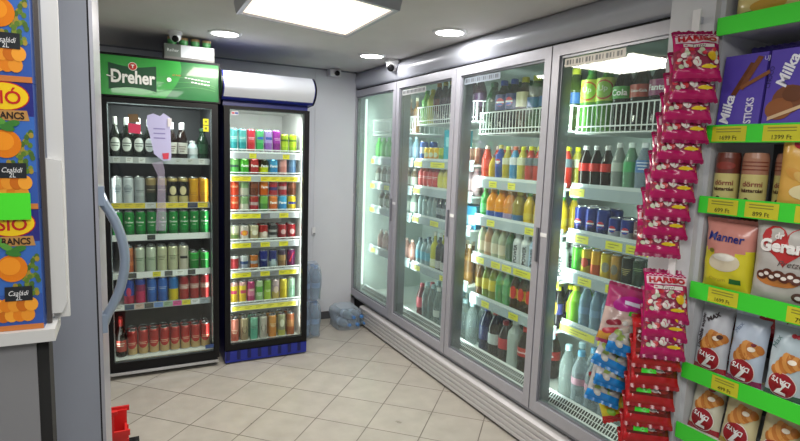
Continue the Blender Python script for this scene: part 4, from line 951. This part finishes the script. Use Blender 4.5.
def sp(spec, y, z, x=XF+.04, rz=UR, label='', cat='bag', group=None, tilt=0, roll=0):
    o = place(spec, (x, y, z), rz, label, cat, group)
    o.rotation_euler = Euler((tilt, roll, rz), 'XYZ'); return o
SU = 'of the green-railed shelves'
sp(milka(0), .965, 1.651, x=XF+.035, label='leftmost purple box with chocolate sticks, second shelf '+SU, cat='box', tilt=-.08)
sp(milka(1), .835, 1.651, x=XF+.035, label='middle purple chocolate biscuit box, second shelf '+SU, cat='box', tilt=-.08)
sp(milka(1), .705, 1.651, x=XF+.035, label='rightmost purple biscuit box cut by the picture edge, second shelf', cat='box', tilt=-.08)
for k in range(3):
    place(('pp', lambda: pouch('wafer_bag', .17, .25, .05, PURP2, PURP2, lambda g, S, w, h: g.ell(S, .02, .2, .03, .02, hx('8a86c0')), seed=3), 'bag'), (XF+.14, .93-.18*k, 1.652), UR,
          'dark purple bag behind the '+['leftmost', 'middle', 'rightmost'][k]+' purple box, second shelf', 'bag', 'dark purple bags at the back')
# round biscuit tubes
def tubeb(k):
    def mk():
        t = empty('biscuit_tube'); r, h = .034, .155
        top = [hx('6a3428'), hx('a87860'), hx('a87860')][k]
        M().lathe([(r, 0, hx('c8bc78')), (r, h*.6, top), (r, h*.9, top), (r*.9, h, hx('b89070')), (r*.5, h*1.01, hx('b89070'))], 18).build('tube_body', t)
        S = cylS(r); g = M()
        g.text(S, 'dörmi', 0, h*.42, .05, hx('8a4a3a'), bold=.02); g.text(S, 'háztartási', 0, h*.3, .055, hx('4a2a20'), bold=.03)
        g.ell(S, .0, h*.75, .028, .012, hx('8a3a30'), off=.001) if k == 0 else [g.rect(S, -.04, .04, h*(.68+.07*q), h*(.7+.07*q), hx('7a3a2a'), off=.001) for q in range(3)]
        g.ell(S, -.012, h*.12, .006, .006, hx('3a2a20'))
        g.build('print', t); return t
    return ('tube%d' % k, mk, 'biscuit tube')
sp(tubeb(0), .995, 1.436, x=XF+.05, rz=UR+.3, label='biscuit tube with dark brown top, leftmost on the third shelf', cat='biscuit pack')
sp(tubeb(1), .915, 1.436, x=XF+.05, rz=UR+.4, label='biscuit tube with tan striped top, between two others on the third shelf', cat='biscuit pack')
sp(tubeb(1), .845, 1.436, x=XF+.09, rz=UR+.2, label='striped biscuit tube set back beside the yellow biscuit bag', cat='biscuit pack')
def luj(g, S, w, h):
    g.ell(S, .01, h*.80, w*.36, h*.10, hx('a8202c'), off=.002, rings=4, n=24, rot=.15); g.text(S, 'Luj', .0, h*.8, w*.35, hx('f0e8d8'), off=.005, bold=.03, shear=.2)
    for q in range(5): g.ell(S, -.04+.022*q, h*(.42-.04*(q % 2)), .026, .013, hx(['d8a04a', 'e0b868'][q % 2]), off=.002+.0006*q, rot=-.5)
    g.ell(S, .0, h*.22, .05, .022, hx('e8d8a8'), off=.002)
sp(('luj', lambda: pouch('biscuit_bag', .17, .235, .06, hx('d8a850', .25), hx('c08a38', .25), luj, seed=5), 'bag'), .755, 1.436, rz=UR+.2, label='golden biscuit bag with dark red oval logo, third shelf at right edge', roll=0)
def manner(g, S, w, h):
    g.text(S, 'Manner', 0, h*.80, w*.68, hx('1c2a78'), bold=.02, off=.004, height=h*.12, rot=-.04)
    g.ell(S, 0, h*.45, w*.30, h*.13, hx('d8ccb0'), off=.002); g.ell(S, .0, h*.52, w*.2, h*.05, hx('e8e4d8'), off=.003)
    g.rect(S, w*.12, w*.34, h*.16, h*.23, hx('2a6a30'), off=.002); g.text(S, 'Citrom', -w*.1, h*.2, w*.3, hx('a89020'), off=.003)
    g.ell(S, -w*.25, h*.60, w*.06, h*.03, hx('787820'), off=.003)
def mfront(a, b): return hx('d08c80', .25) if b > .52+.25*abs(a-.5) else hx('d8cc30', .25)
sp(('manner', lambda: pouch('wafer_bag', .15, .215, .07, mfront, hx('c88070', .3), manner, seed=8), 'bag'), .955, 1.166, rz=UR+.1, label='pink and yellow wafer bag, leftmost on the fourth shelf')
def gerard(g, S, w, h):
    heart(g, S, w*.02, h*.76, w*.38, hx('b82c2c', .3), .002)
    g.text(S, 'dr', -w*.08, h*.85, w*.13, hx('f0ece8'), bold=.03, off=.007); g.text(S, 'Gerard', w*.02, h*.73, w*.75, hx('f0ece8'), bold=.05, off=.007)
    g.text(S, 'Pretzel', w*.14, h*.53, w*.38, hx('4a3c38'), bold=.0, off=.004, shear=.3)
    g.ell(S, -w*.05, h*.33, w*.32, h*.09, hx('c07838'), off=.002)
    for q in range(7):
        a, c = -w*.28+w*.085*q, h*(.36+.03*(q % 2)); g.ell(S, a, c, w*.085, h*.055, hx('5a2c1c'), off=.003+.0006*q); g.ell(S, a, c, w*.04, h*.022, hx('e0d8d0'), off=.008)
    g.ell(S, w*.26, h*.15, w*.10, h*.06, hx('5a4038'), off=.002); g.ell(S, w*.26, h*.15, w*.05, h*.025, hx('d8d4d0'), off=.005)
sp(('gerard', lambda: pouch('pretzel_bag', .175, .235, .07, hx('b8b4ae', .3), hx('a8a49e', .3), gerard, seed=9), 'bag'), .795, 1.166, rz=UR+.1, label='white pretzel bag with red heart logo, fourth shelf')
for k in range(2):
    place(('bb', lambda: pouch('snack_bag', .17, .22, .06, hx('a06a48', .35), hx('805038', .35), seed=12), 'bag'), (XF+.16, .92-.19*k, 1.166), UR, ['brown bag behind the pink and yellow wafer bag', 'brown bag behind the white pretzel bag'][k], 'bag')
# croissant packets
def seven(kind):
    def deco(g, S, w, h):
        base = h*.20
        g.ell(S, 0, base, w*.36, w*.36, hx('e8dcd8'), off=.0015, n=24, rings=5); g.ell(S, 0, base, w*.34, w*.34, hx('9c1c28', .3), off=.0025, n=24, rings=5)
        g.text(S, '7', -.0, base-h*.04, w*.30, hx('f0ecec'), rot=PI-.1, bold=.05, off=.006, height=w*.36)
        g.text(S, 'DAYS', .0, base+h*.06, w*.46, hx('f0ecec'), rot=PI-.25, bold=.03, off=.007, height=w*.15)
        croissant(g, S, w*.10, h*.53, w*.42)
        g.ell(S, w*.2, h*.55, w*.10, w*.07, hx('f0e4d0'), off=.007)
        if kind == 0: g.text(S, 'Double super', -w*.27, h*.62, h*.55, hx('2a1c20'), rot=PI/2, bold=.03, off=.006, height=w*.17); g.text(S, 'MAX', w*.0, h*.86, w*.4, hx('2a1c20'), rot=PI/2-.9, bold=.05, off=.004); g.ell(S, w*.3, h*.58, w*.08, w*.07, hx('4a2418'), off=.009)
        if kind == 1: g.text(S, 'Max', -w*.25, h*.82, w*.32, hx('6a7a9a'), rot=PI/2-.4, off=.004); g.ell(S, w*.25, h*.62, w*.07, w*.05, hx('7a2830'), off=.009)
        if kind == 2: g.text(S, 'Max', -w*.28, h*.78, w*.35, hx('3a6a6a'), rot=PI/2-.3, off=.004); [g.ell(S, w*(.1+.12*q), h*.9, w*.07, w*.06, hx('b02838'), off=.003) for q in range(3)]
        if kind == 3: [g.ell(S, w*.15, h*(.70+.12*q), w*.10, w*.08, hx('6a1c20'), off=.004) for q in range(2)]; g.ell(S, w*.15, h*.7, w*.10, w*.08, hx('8a2830'), off=.0095)
        if kind == 4: g.ell(S, w*.2, h*.85, w*.13, w*.10, hx('c07838'), off=.004)
    col = ['c4c6cc', 'b8c4d4', 'b4c4cc', 'ccc8b4', 'd0c49a'][kind]; edge = ['a82430', '8a2050', '2a5a40', 'a82430', 'b8982a'][kind]
    def fr(a, b): return hx(col, .25) if b > .10 else hx(edge, .25)
    return ('seven%d' % kind, lambda: pouch('croissant_packet', .102, .205, .06, fr, hx(col, .3), deco, seed=20+kind, wr=.003, cm=hx(col, .3)), 'packet')
S5 = [(0, .985, 'white croissant packet with black lettering, leftmost on the fifth shelf', -.08), (1, .88, 'pale blue croissant packet, second from left on the fifth shelf', .06), (2, .77, 'pale green croissant packet with red fruits, third on the fifth shelf', .1), (3, .66, 'cream croissant packet cut by the picture edge, fifth shelf', .05)]
for k, y, lb, rl in S5: sp(seven(k), y, .902, x=XF+.05, rz=UR+.08, label=lb, cat='croissant packet', roll=0, tilt=-.12)
S6 = [(3, .985, 'cream croissant packet with two cherries, leftmost on the sixth shelf'), (4, .88, 'cream-yellow croissant packet, second from left on the sixth shelf'), (4, .77, 'cream-yellow croissant packet, third from left on the sixth shelf'), (3, .66, 'cream croissant packet with red bottom, rightmost on the sixth shelf')]
for k, y, lb in S6: sp(seven(k), y, .697, x=XF+.05, rz=UR+.08, label=lb, cat='croissant packet', tilt=-.25)
sp(('redlie', lambda: pouch('croissant_packet', .24, .10, .05, lambda a, b: hx('7a141c', .25) if abs(b-.5) > .15 or a < .2 or a > .8 else hx('a02028', .25), hx('6a1018', .3), seed=33), 'packet'), .84, 1.05, x=XF+.10, label='dark red packet lying on top of the upright croissant packets', cat='croissant packet', tilt=0)
for k in range(3):
    place(('cg', seven(3)[1], 'packet'), (XF+.16, .95-.14*k, .902), UR, ['cream packet in second row behind the black-lettered croissant packet', 'cream packet in second row behind the pale blue croissant packet', 'cream packet in second row behind the pale green croissant packet'][k], 'croissant packet')
# top shelf pieces
sp(('topb', lambda: pouch('snack_bag', .22, .20, .07, hx('c8b878', .25), hx('a89858', .3), lambda g, S, w, h: (g.ell(S, .0, h*.18, .05, .018, hx('b08828')), g.rect(S, -.08, -.03, h*.1, h*.14, hx('3a3020'))), seed=40), 'bag'), .91, 1.966, label='cream snack bag on the top shelf, cut off by the picture top')
sp(('topc', lambda: pouch('snack_bag', .18, .20, .07, hx('b07838', .25), hx('905828', .3), lambda g, S, w, h: g.ell(S, 0, h*.25, .05, .03, hx('d0a060')), seed=41), 'bag'), .68, 1.966, label='brown snack bag at right of the top shelf')

# ---- hanging bags
HM, HM2 = hx('b0105a', .22), hx('8a0c48', .25)
def haribo_deco(g, S, w, h):
    g.rect(S, -w*.46, w*.46, h*.73, h*.90, hx('e0c8d0', .3), off=.002, n=10, k=3)
    g.text(S, 'HARIBO', 0, h*.815, w*.82, hx('b01020', .3), bold=.06, off=.005, height=h*.13)
    for k in range(16): g.ell(S, w*(-.42+.056*k), h*(.925+.02*(k%2)), w*.03, h*.012, hx('e0b8c8'), off=.003, n=8, rings=1)
    g.rect(S, -w*.30, w*.34, h*.62, h*.70, hx('d8d0cc', .3), off=.002); g.text(S, 'Tutti', w*.02, h*.66, w*.28, hx('6a5a50'), off=.0035, shear=.3)
    rs = random.Random(4)
    for k in range(44):
        a, c = rs.uniform(-.42, .42)*w, rs.uniform(.19, .57)*h
        g.ell(S, a, c, w*.065, w*.05, hx(rs.choice(['d8d0c8', 'c02c38', 'a83050', 'd8d0c8', 'b8c0a0', 'c83048', 'e0d8d0'])), off=.0015+.0001*k, n=10, rings=2, rot=rs.uniform(0, 3))
    g.ell(S, w*.28, h*.42, w*.10, h*.10, hx('d8b020', .3), off=.006, n=12)
    g.poly(S, [(-w*.46, h*.14), (w*.46, h*.14), (w*.46, h*.19), (-w*.46, h*.19)], hx('d0a850', .2), off=.0015)
    g.ell(S, w*.22, h*.19, w*.16, h*.035, hx('e0c020', .25), off=.004, n=12)
def hfront(a, b):
    if b > .6 or b < .15: return HM
    return hx('8a3048', .2)
HAR = ('haribo', lambda: pouch('candy_bag', .135, .150, .040, hfront, HM2, haribo_deco, seed=50, wr=.005, nu=18, nv=24), 'bag')
def red_deco(g, S, w, h):
    g.rect(S, -w*.30, w*.0, h*.24, h*.38, hx('3ad02a', .4), off=.003, n=4, k=2)
    rs = random.Random(6)
    for k in range(12): g.ell(S, rs.uniform(-.4, .42)*w, rs.uniform(.22, .65)*h, w*.09, h*.05, hx(rs.choice(['6a2418', '9a4a3a', 'b8b0ac', '4a1810', '8a2018'])), off=.001+.0001*k, n=8, rings=2, rot=rs.uniform(-.5, .5))
REDB = ('redbag', lambda: pouch('candy_bag', .15, .15, .04, lambda a, b: hx('a8181c', .2) if (b < .17 or b > .75 or a < .08) else hx('601810', .15), hx('90141a', .25), red_deco, seed=52, wr=.006), 'bag')
def col_deco(c1, c2, c3):
    def f(g, S, w, h):
        rs = random.Random(9)
        for k in range(14): g.ell(S, rs.uniform(-.36, .36)*w, rs.uniform(.15, .85)*h, w*.13, h*.07, hx(rs.choice([c1, c2, c3])), off=.001+.0001*k, n=10, rings=2, rot=rs.uniform(-.8, .8))
    return f
BLUB = ('bluebag', lambda: pouch('candy_bag', .12, .14, .045, lambda a, b: hx('2080c8', .25) if (b < .2 or b > .84) else hx('a8a8a8', .2), hx('2878b8', .3), col_deco('b8b8b0', '88a050', 'c8c8c8'), seed=54, wr=.006), 'bag')
def yj(g, S, w, h):
    g.ell(S, 0, h*.72, w*.36, h*.14, hx('a81c78'), off=.002, rot=.3, rings=4); g.text(S, 'JOJO', w*.04, h*.74, w*.45, hx('e8e4f0'), off=.006, bold=.06, rot=.2)
    g.rect(S, w*.05, w*.38, h*.50, h*.58, hx('3ac02a'), off=.004); rs = random.Random(2)
    for k in range(14): g.ell(S, rs.uniform(-.36, .36)*w, rs.uniform(.12, .45)*h, w*.10, h*.05, hx(rs.choice(['b83040', 'd8c8b8', '8a2838', 'b8b0a0'])), off=.001+.0001*k, n=10, rings=2)
MAG = ('magbag', lambda: pouch('candy_bag', .145, .19, .05, lambda a, b: hx('a83a6a', .25) if b > .6 else (hx('d09a40', .2) if b < .12 else hx('c0a8a0', .2)), hx('983058', .3), lambda g, S, w, h: (g.ell(S, 0, h*.72, w*.36, h*.14, hx('b01c88'), off=.002, rot=.3, rings=4), g.rect(S, -w*.1, w*.28, h*.70, h*.77, hx('d8d8e8'), off=.005), g.rect(S, w*.05, w*.34, h*.52, h*.60, hx('38b82a'), off=.004), [g.ell(S, (((k*37) % 70)/100-.35)*w, (.16+((k*23) % 30)/100)*h, w*.10, h*.05, hx(['b83040', 'd8c8b8', '8a2838', 'b8b0a0'][k % 4]), off=.001+.0001*k, n=10, rings=2) for k in range(14)]), seed=56, wr=.006), 'bag')
GUM = ('gumbag', lambda: pouch('candy_bag', .13, .16, .05, lambda a, b: hx('c02020', .25) if (a+b > 1.45 or b < .1) else (hx('c8b828', .25) if b < .5 else hx('a8b030', .25)), hx('b02020', .3), col_deco('78a828', 'c8a020', 'b83820'), seed=58, wr=.006), 'bag')
hg = tag(M().box(1.569, 1.573, 1.08, 1.105, .5, 2.02, hx('d8d8d8', .4)).box(1.571, 1.594, 1.085, 1.1, 1.98, 2.0, STEEL).build('hanging_strip'), 'white plastic hanging strip on the grey end panel holding candy bags', 'display strip')
def hang(spec, x, y, ztop, h, rz, tilt, label, cat='candy bag', group=None, roll=0):
    o = place(spec, (0, 0, 0), 0, label, cat, group)
    e = Euler((tilt, roll, rz), 'XYZ'); o.rotation_euler = e
    top = e.to_matrix() @ Vector((0, 0, h)); o.location = Vector((x, y, ztop))-top; return o
FC = -PI/2+.85            # bags turn towards the shopper
for i in range(10):
    hang(HAR, 1.56, 1.083+.0075*i, 1.943-.060*i, .150, FC+[0, .04, -.05, .06, 0, -.06, .05, 0, .08, -.1][i], -.40, ['magenta candy bag shown in full, topmost of the upper hanging column', 'magenta candy bag, second down in the upper hanging column', 'magenta candy bag, third down in the upper hanging column', 'magenta candy bag, fourth down in the upper hanging column', 'magenta candy bag, fifth down in the upper hanging column', 'magenta candy bag, sixth down in the upper hanging column', 'magenta candy bag, seventh down in the upper hanging column', 'magenta candy bag, eighth down in the upper hanging column', 'magenta candy bag, ninth down in the upper hanging column', 'magenta candy bag, lowest in the upper hanging column'][i], group='magenta candy bags of the upper column')
for i in range(3):
    hang(HAR, 1.56, 1.105, 1.20-.060*i, .150, FC, -.40, ['magenta candy bag shown in full, topmost of the lower hanging column', 'second magenta candy bag down in the lower hanging column', 'third magenta candy bag down, just above the red bags'][i], group='magenta candy bags of the lower column')
for i in range(7):
    hang(REDB, 1.56, 1.125+.003*i, 1.04-.068*i, .15, FC+[0, .06, -.04, 0, .05, 0, .03][i], -.42, 'red candy bag with green sticker, '+['topmost', 'second down', 'third down', 'fourth down', 'fifth down', 'sixth down', 'lowest'][i]+' under the magenta ones', group='red candy bags with green stickers')
hang(MAG, 1.56, 1.235, 1.115, .19, FC+.1, -.25, 'tilted purple and cream candy bag, topmost beside the glass door', roll=.22)
for i in range(4):
    hang(BLUB, 1.56, 1.225+.02*i, 1.03-.066*i, .14, FC+[.2, -.1, .2, 0][i], -.42, 'blue and white candy bag, '+['uppermost', 'second', 'third', 'lowest'][i]+' of four beside the glass door', group='blue and white candy bags', roll=[.3, .35, .3, .25][i])
hang(GUM, 1.56, 1.30, .79, .16, FC, -.3, 'red, yellow and green candy bag hanging lowest beside the glass door', roll=-.35)

# ------------------------------------------------------------------ left foreground
LF = mat('bluegrey_sheet', (.27, .29, .34), .45, noise=.03, nscale=6)
uf = empty('upright_freezer', (-.118, 1.6, 0), 0, 'blue-grey upright cabinet seen edge-on at left with a long bar handle', 'freezer')
M().box(-.62, .054, 0, .6, .06, 2.15, LF).build('body', uf)
M().box(-.62, .054, .01, .6, 0, .06, RUB).build('plinth', uf)
dr = M().box(.058, .066, 0, .6, .08, 2.14, ALU).box(.054, .058, .004, .596, .08, 2.14, RUB).build('door', uf)
HB = mat('pale_blue_handle', (.30, .37, .47), .3, .3)
pts = []
for i in range(15):
    a = i/14; z = 1.42-.355*a; x = .069+.055*math.sin(PI*min(1, max(0, (a-.04)/.92)))**.8; pts.append((x, .02, z))
b = M(); b.tube(pts, .0125, HB, 8, 1.6); b.box(.0662, .080, -.003, .04, 1.39, 1.44, HB).box(.0662, .078, -.003, .04, 1.045, 1.095, HB)
b.build('handle', dr)
rk = empty('display_rack', (-.3, 1.28, 0), 0, 'white rack at the left edge holding orange juice cartons', 'shelf unit')
RW = mat('offwhite_rack', (.60, .60, .585), .45)
M().box(.172, .200, .0, .012, 1.1905, 2.2, RW).build('upright', rk)
M().prism([(.165, 1.52), (.197, 1.515), (.197, 1.225), (.188, 1.205), (.165, 1.205)], -.02, .0, 1, RW).build('side_lip', rk)
M().box(-.5, .180, -.075, .03, 1.166, 1.19, RW).box(.0, .180, -.08, -.075, 1.166, 1.19, RW).build('shelf_board', rk)
M().box(-.5, .146, -.06, .01, .0, 1.166, mat('grey_counter', (.22, .22, .23), .5)).build('cabinet', rk)
M().box(.146, .166, -.055, .01, .0, 1.166, RUB).build('gap_shade', rk)  # black box standing in for the shade in the gap beside the cabinet
def carton():
    t = empty('juice_carton'); w_, h_, d_ = .125, .2325, .07; NAVY = hx('2a2c7a', .3); SKY = hx('3a6ab8', .3)
    b = M(); b.box(-w_/2, w_/2, -d_/2, d_/2, 0, h_, hx('3458a8', .3)); b.build('carton_body', t)
    S = plane((0, -d_/2, 0), (1, 0, 0), (0, 0, 1), (0, -1, 0)); g = M()
    g.rect(S, -w_/2, w_/2, h_*.74, h_, NAVY, n=1, off=.0004)
    g.rect(S, -w_/2, w_/2, h_*.30, h_*.74, SKY, n=1, off=.0004)
    rs = random.Random(3)
    for k in range(44): q = rs.random(); g.ell(S, w_*(.06+.40*q), h_*(.30+.27*rs.random()*(.25+q)), .005, .0055, hx(rs.choice(['5a7a28', '7a8a30', '48682a', 'a08a30'])), off=.0008+.00001*k, n=8, rings=1)
    g.rect(S, -w_/2, w_/2, 0, h_*.045, hx('c8783a'), n=1, off=.0009)
    OR = ['e08018', 'e89428', 'c86a10', 'f0a030']
    for k in range(13):
        a = -.044+.0155*(k % 6)+(.007 if k > 5 else 0); c = .030+.020*(k//6)
        g.ell(S, a, c, .0135, .0135, hx(OR[k % 4]), off=.0012+.0001*k, n=14, rings=1)
    g.ell(S, .008, h_*.52, .029, .026, hx('e07c10', .3), off=.002, n=22, rings=2)
    g.ell(S, .004, h_*.54, .020, .017, hx('f09420', .3), off=.0023, n=18, rings=1)
    for k, (a, c, r_) in enumerate([(-.03, .155, .4), (.0, .162, -.5), (.022, .158, .2), (-.018, .168, .9), (.012, .150, -.2)]): g.ell(S, a, c, .015, .006, hx(['3a7a30', '58983a'][k % 2]), off=.0026+.0002*k, n=12, rings=1, rot=r_)
    g.rect(S, -.008, .044, h_*.25, h_*.37, hx('202428'), n=1, off=.0032); g.text(S, 'Családi', .018, h_*.315, .038, hx('e8e8e8'), off=.0036, shear=.3); g.text(S, '2L', .018, h_*.275, .012, hx('e8e8e8'), off=.0036)
    g.build('print', t)
    l = M(); l.ell(S, .010, h_*.89, .046, .026, hx('c02020'), off=.001, n=24); l.ell(S, .010, h_*.89, .044, .024, hx('f0c818'), off=.0014, n=24)
    l.text(S, 'SIÓ', .012, h_*.895, .056, hx('c01c1c'), off=.002, bold=.015, height=.030)
    l.poly(S, [(-.058, h_*.70), (.054, h_*.705), (.050, h_*.785), (-.056, h_*.78)], hx('b8884a'), off=.0012); l.text(S, 'NARANCS', .006, h_*.743, .078, hx('2a1c10'), off=.002, bold=.03, height=.013)
    l.build('logo', t)
    for c in t.children:
        for v in c.data.vertices: v.co.x *= .84
    return t
CT = ('sio', carton, 'carton')
SZY = .2335
cz = [1.1905, 1.1905+SZY, 1.1905+2*SZY]
for k, z in enumerate(cz):
    place(CT, (-.190, 1.25, z), -.04, ['orange juice carton at the bottom of the stack on the white rack', 'orange juice carton in the middle of the stack at left', 'orange juice carton on top of the stack, cut by picture top'][k], 'juice carton', 'orange juice cartons')
tag(M().box(-.252, -.150, 1.205, 1.2065, 1.405, 1.455, hx('4ae02a', .4)).build('price_label'), 'bright green price label on the juice cartons', 'label')
tag(M().box(-.136, -.128, 1.24, 1.25, 1.191, 1.83, mat('dark_strip', (.06, .05, .045), .3)).build('edge_guard'), 'narrow dark strip beside the juice cartons', 'strip')

# red baskets on the floor behind the cabinet
rb = empty('shopping_basket', (-.10, 2.70, 0), 0, 'bright red plastic basket on the floor behind the blue-grey cabinet', 'basket')
RED = mat('red_plastic', (.62, .02, .02), .35)
b = M(); W_, D_, Hh = .36, .26, .24
x1 = .10; x0 = x1-W_
b.box(x0, x1, 0, .012, .0, .20, RED).box(x0, x1, D_-.012, D_, 0, .2, RED).box(x0, x0+.012, .012, D_-.012, 0, .2, RED).box(x1-.012, x1, .012, D_-.012, 0, .13, RED).box(x0, x1, 0, D_, 0, .01, RED)
b.box(x0-.01, x1+.012, -.012, .0, .19, .215, RED).box(x0-.01, x1+.012, D_, D_+.012, .19, .215, RED)
for k in range(5): b.box(x1-.002, x1+.006, .02+.05*k, .03+.05*k, .0, .13, RED)
b.build('basket_body', rb)
M().box(.02, .045, -.012, .012, .215, .30, RED).box(.0, .06, -.012, .012, .30, .315, RED).build('handle', rb)
tag(M().box(-.02, .055, 2.86, 3.0, .0, .018, BLACK).build('floor_mat'), 'small black object on the floor beside the red basket', 'mat')

# ------------------------------------------------------------------ water packs in the corner
wb = bottle('w_pack', .038, .29, '9ab8d0', '5a88c0', '7aa0c8', .35, .5, op=.45)
FILM = clear_mat('clear_film', hexc('c0ccd8'), .22)
k = 0
for iz in range(2):
    for ix in range(2):
        for iy in range(2):
            place(wb, (1.345+.085*ix, 4.18+.09*iy+.02, .012+.31*iz), R.random(), 'water bottle standing in the '+['lower', 'upper'][iz]+' pack beside the drinks fridge, '+[['front left', 'back left'], ['front right', 'back right']][ix][iy], 'bottle', 'water bottles beside the fridge'); k += 1
def film(name, x0, x1, y0, y1, z0, z1, label, amp=.008, seed=1):
    rs = random.Random(seed); b = M(); p = [rs.uniform(0, 6) for _ in range(4)]
    n = 14
    def f(a, c):
        an = 2*PI*a; cx, cy = (x0+x1)/2, (y0+y1)/2
        u, v = math.cos(an), math.sin(an); q = max(abs(u), abs(v))**.75
        rr = 1+amp*8*math.sin(an*5+c*9+p[0])*.12+.05*math.sin(c*7+p[1]+an*2)
        top = 1-.25*max(0, c-.85)/.15
        return (cx+(x1-x0)/2*u/q*rr*top, cy+(y1-y0)/2*v/q*rr*top, z0+(z1-z0)*c)
    b.grid(f, 28, 12, FILM); top = [f(i/28, 1) for i in range(28)]; b.add(top, [tuple(range(28))], FILM)
    return tag(b.build(name), label, 'plastic wrap')
film('plastic_wrap', 1.30, 1.475, 4.155, 4.335, .006, .31, 'crinkled clear wrap around the lower water pack by the fridge', seed=1)
film('plastic_wrap', 1.30, 1.475, 4.155, 4.335, .318, .63, 'crinkled clear wrap around the upper water pack by the fridge', seed=2)
wl = bottle('w_lying', .036, .26, 'a0b8c8', '4a80c0', '90a8c0', .35, .5, op=.4)
for iz in range(2):
    for ix in range(3-iz):
        o = place(wl, (0, 0, 0), 0, 'water bottle lying in the corner bundle, '+[['lower left', 'lower middle', 'lower right'], ['upper left', 'upper right']][iz][ix], 'bottle', 'water bottles in the corner bundle')
        o.rotation_euler = (PI/2+.0, 0, .25); o.location = (1.70+.076*ix+.038*iz, 4.48, .042+.068*iz)
film('plastic_wrap', 1.65, 1.885, 4.23, 4.50, .004, .19, 'crumpled clear plastic bundle of bottles in the corner by the cooler', seed=5, amp=.02)
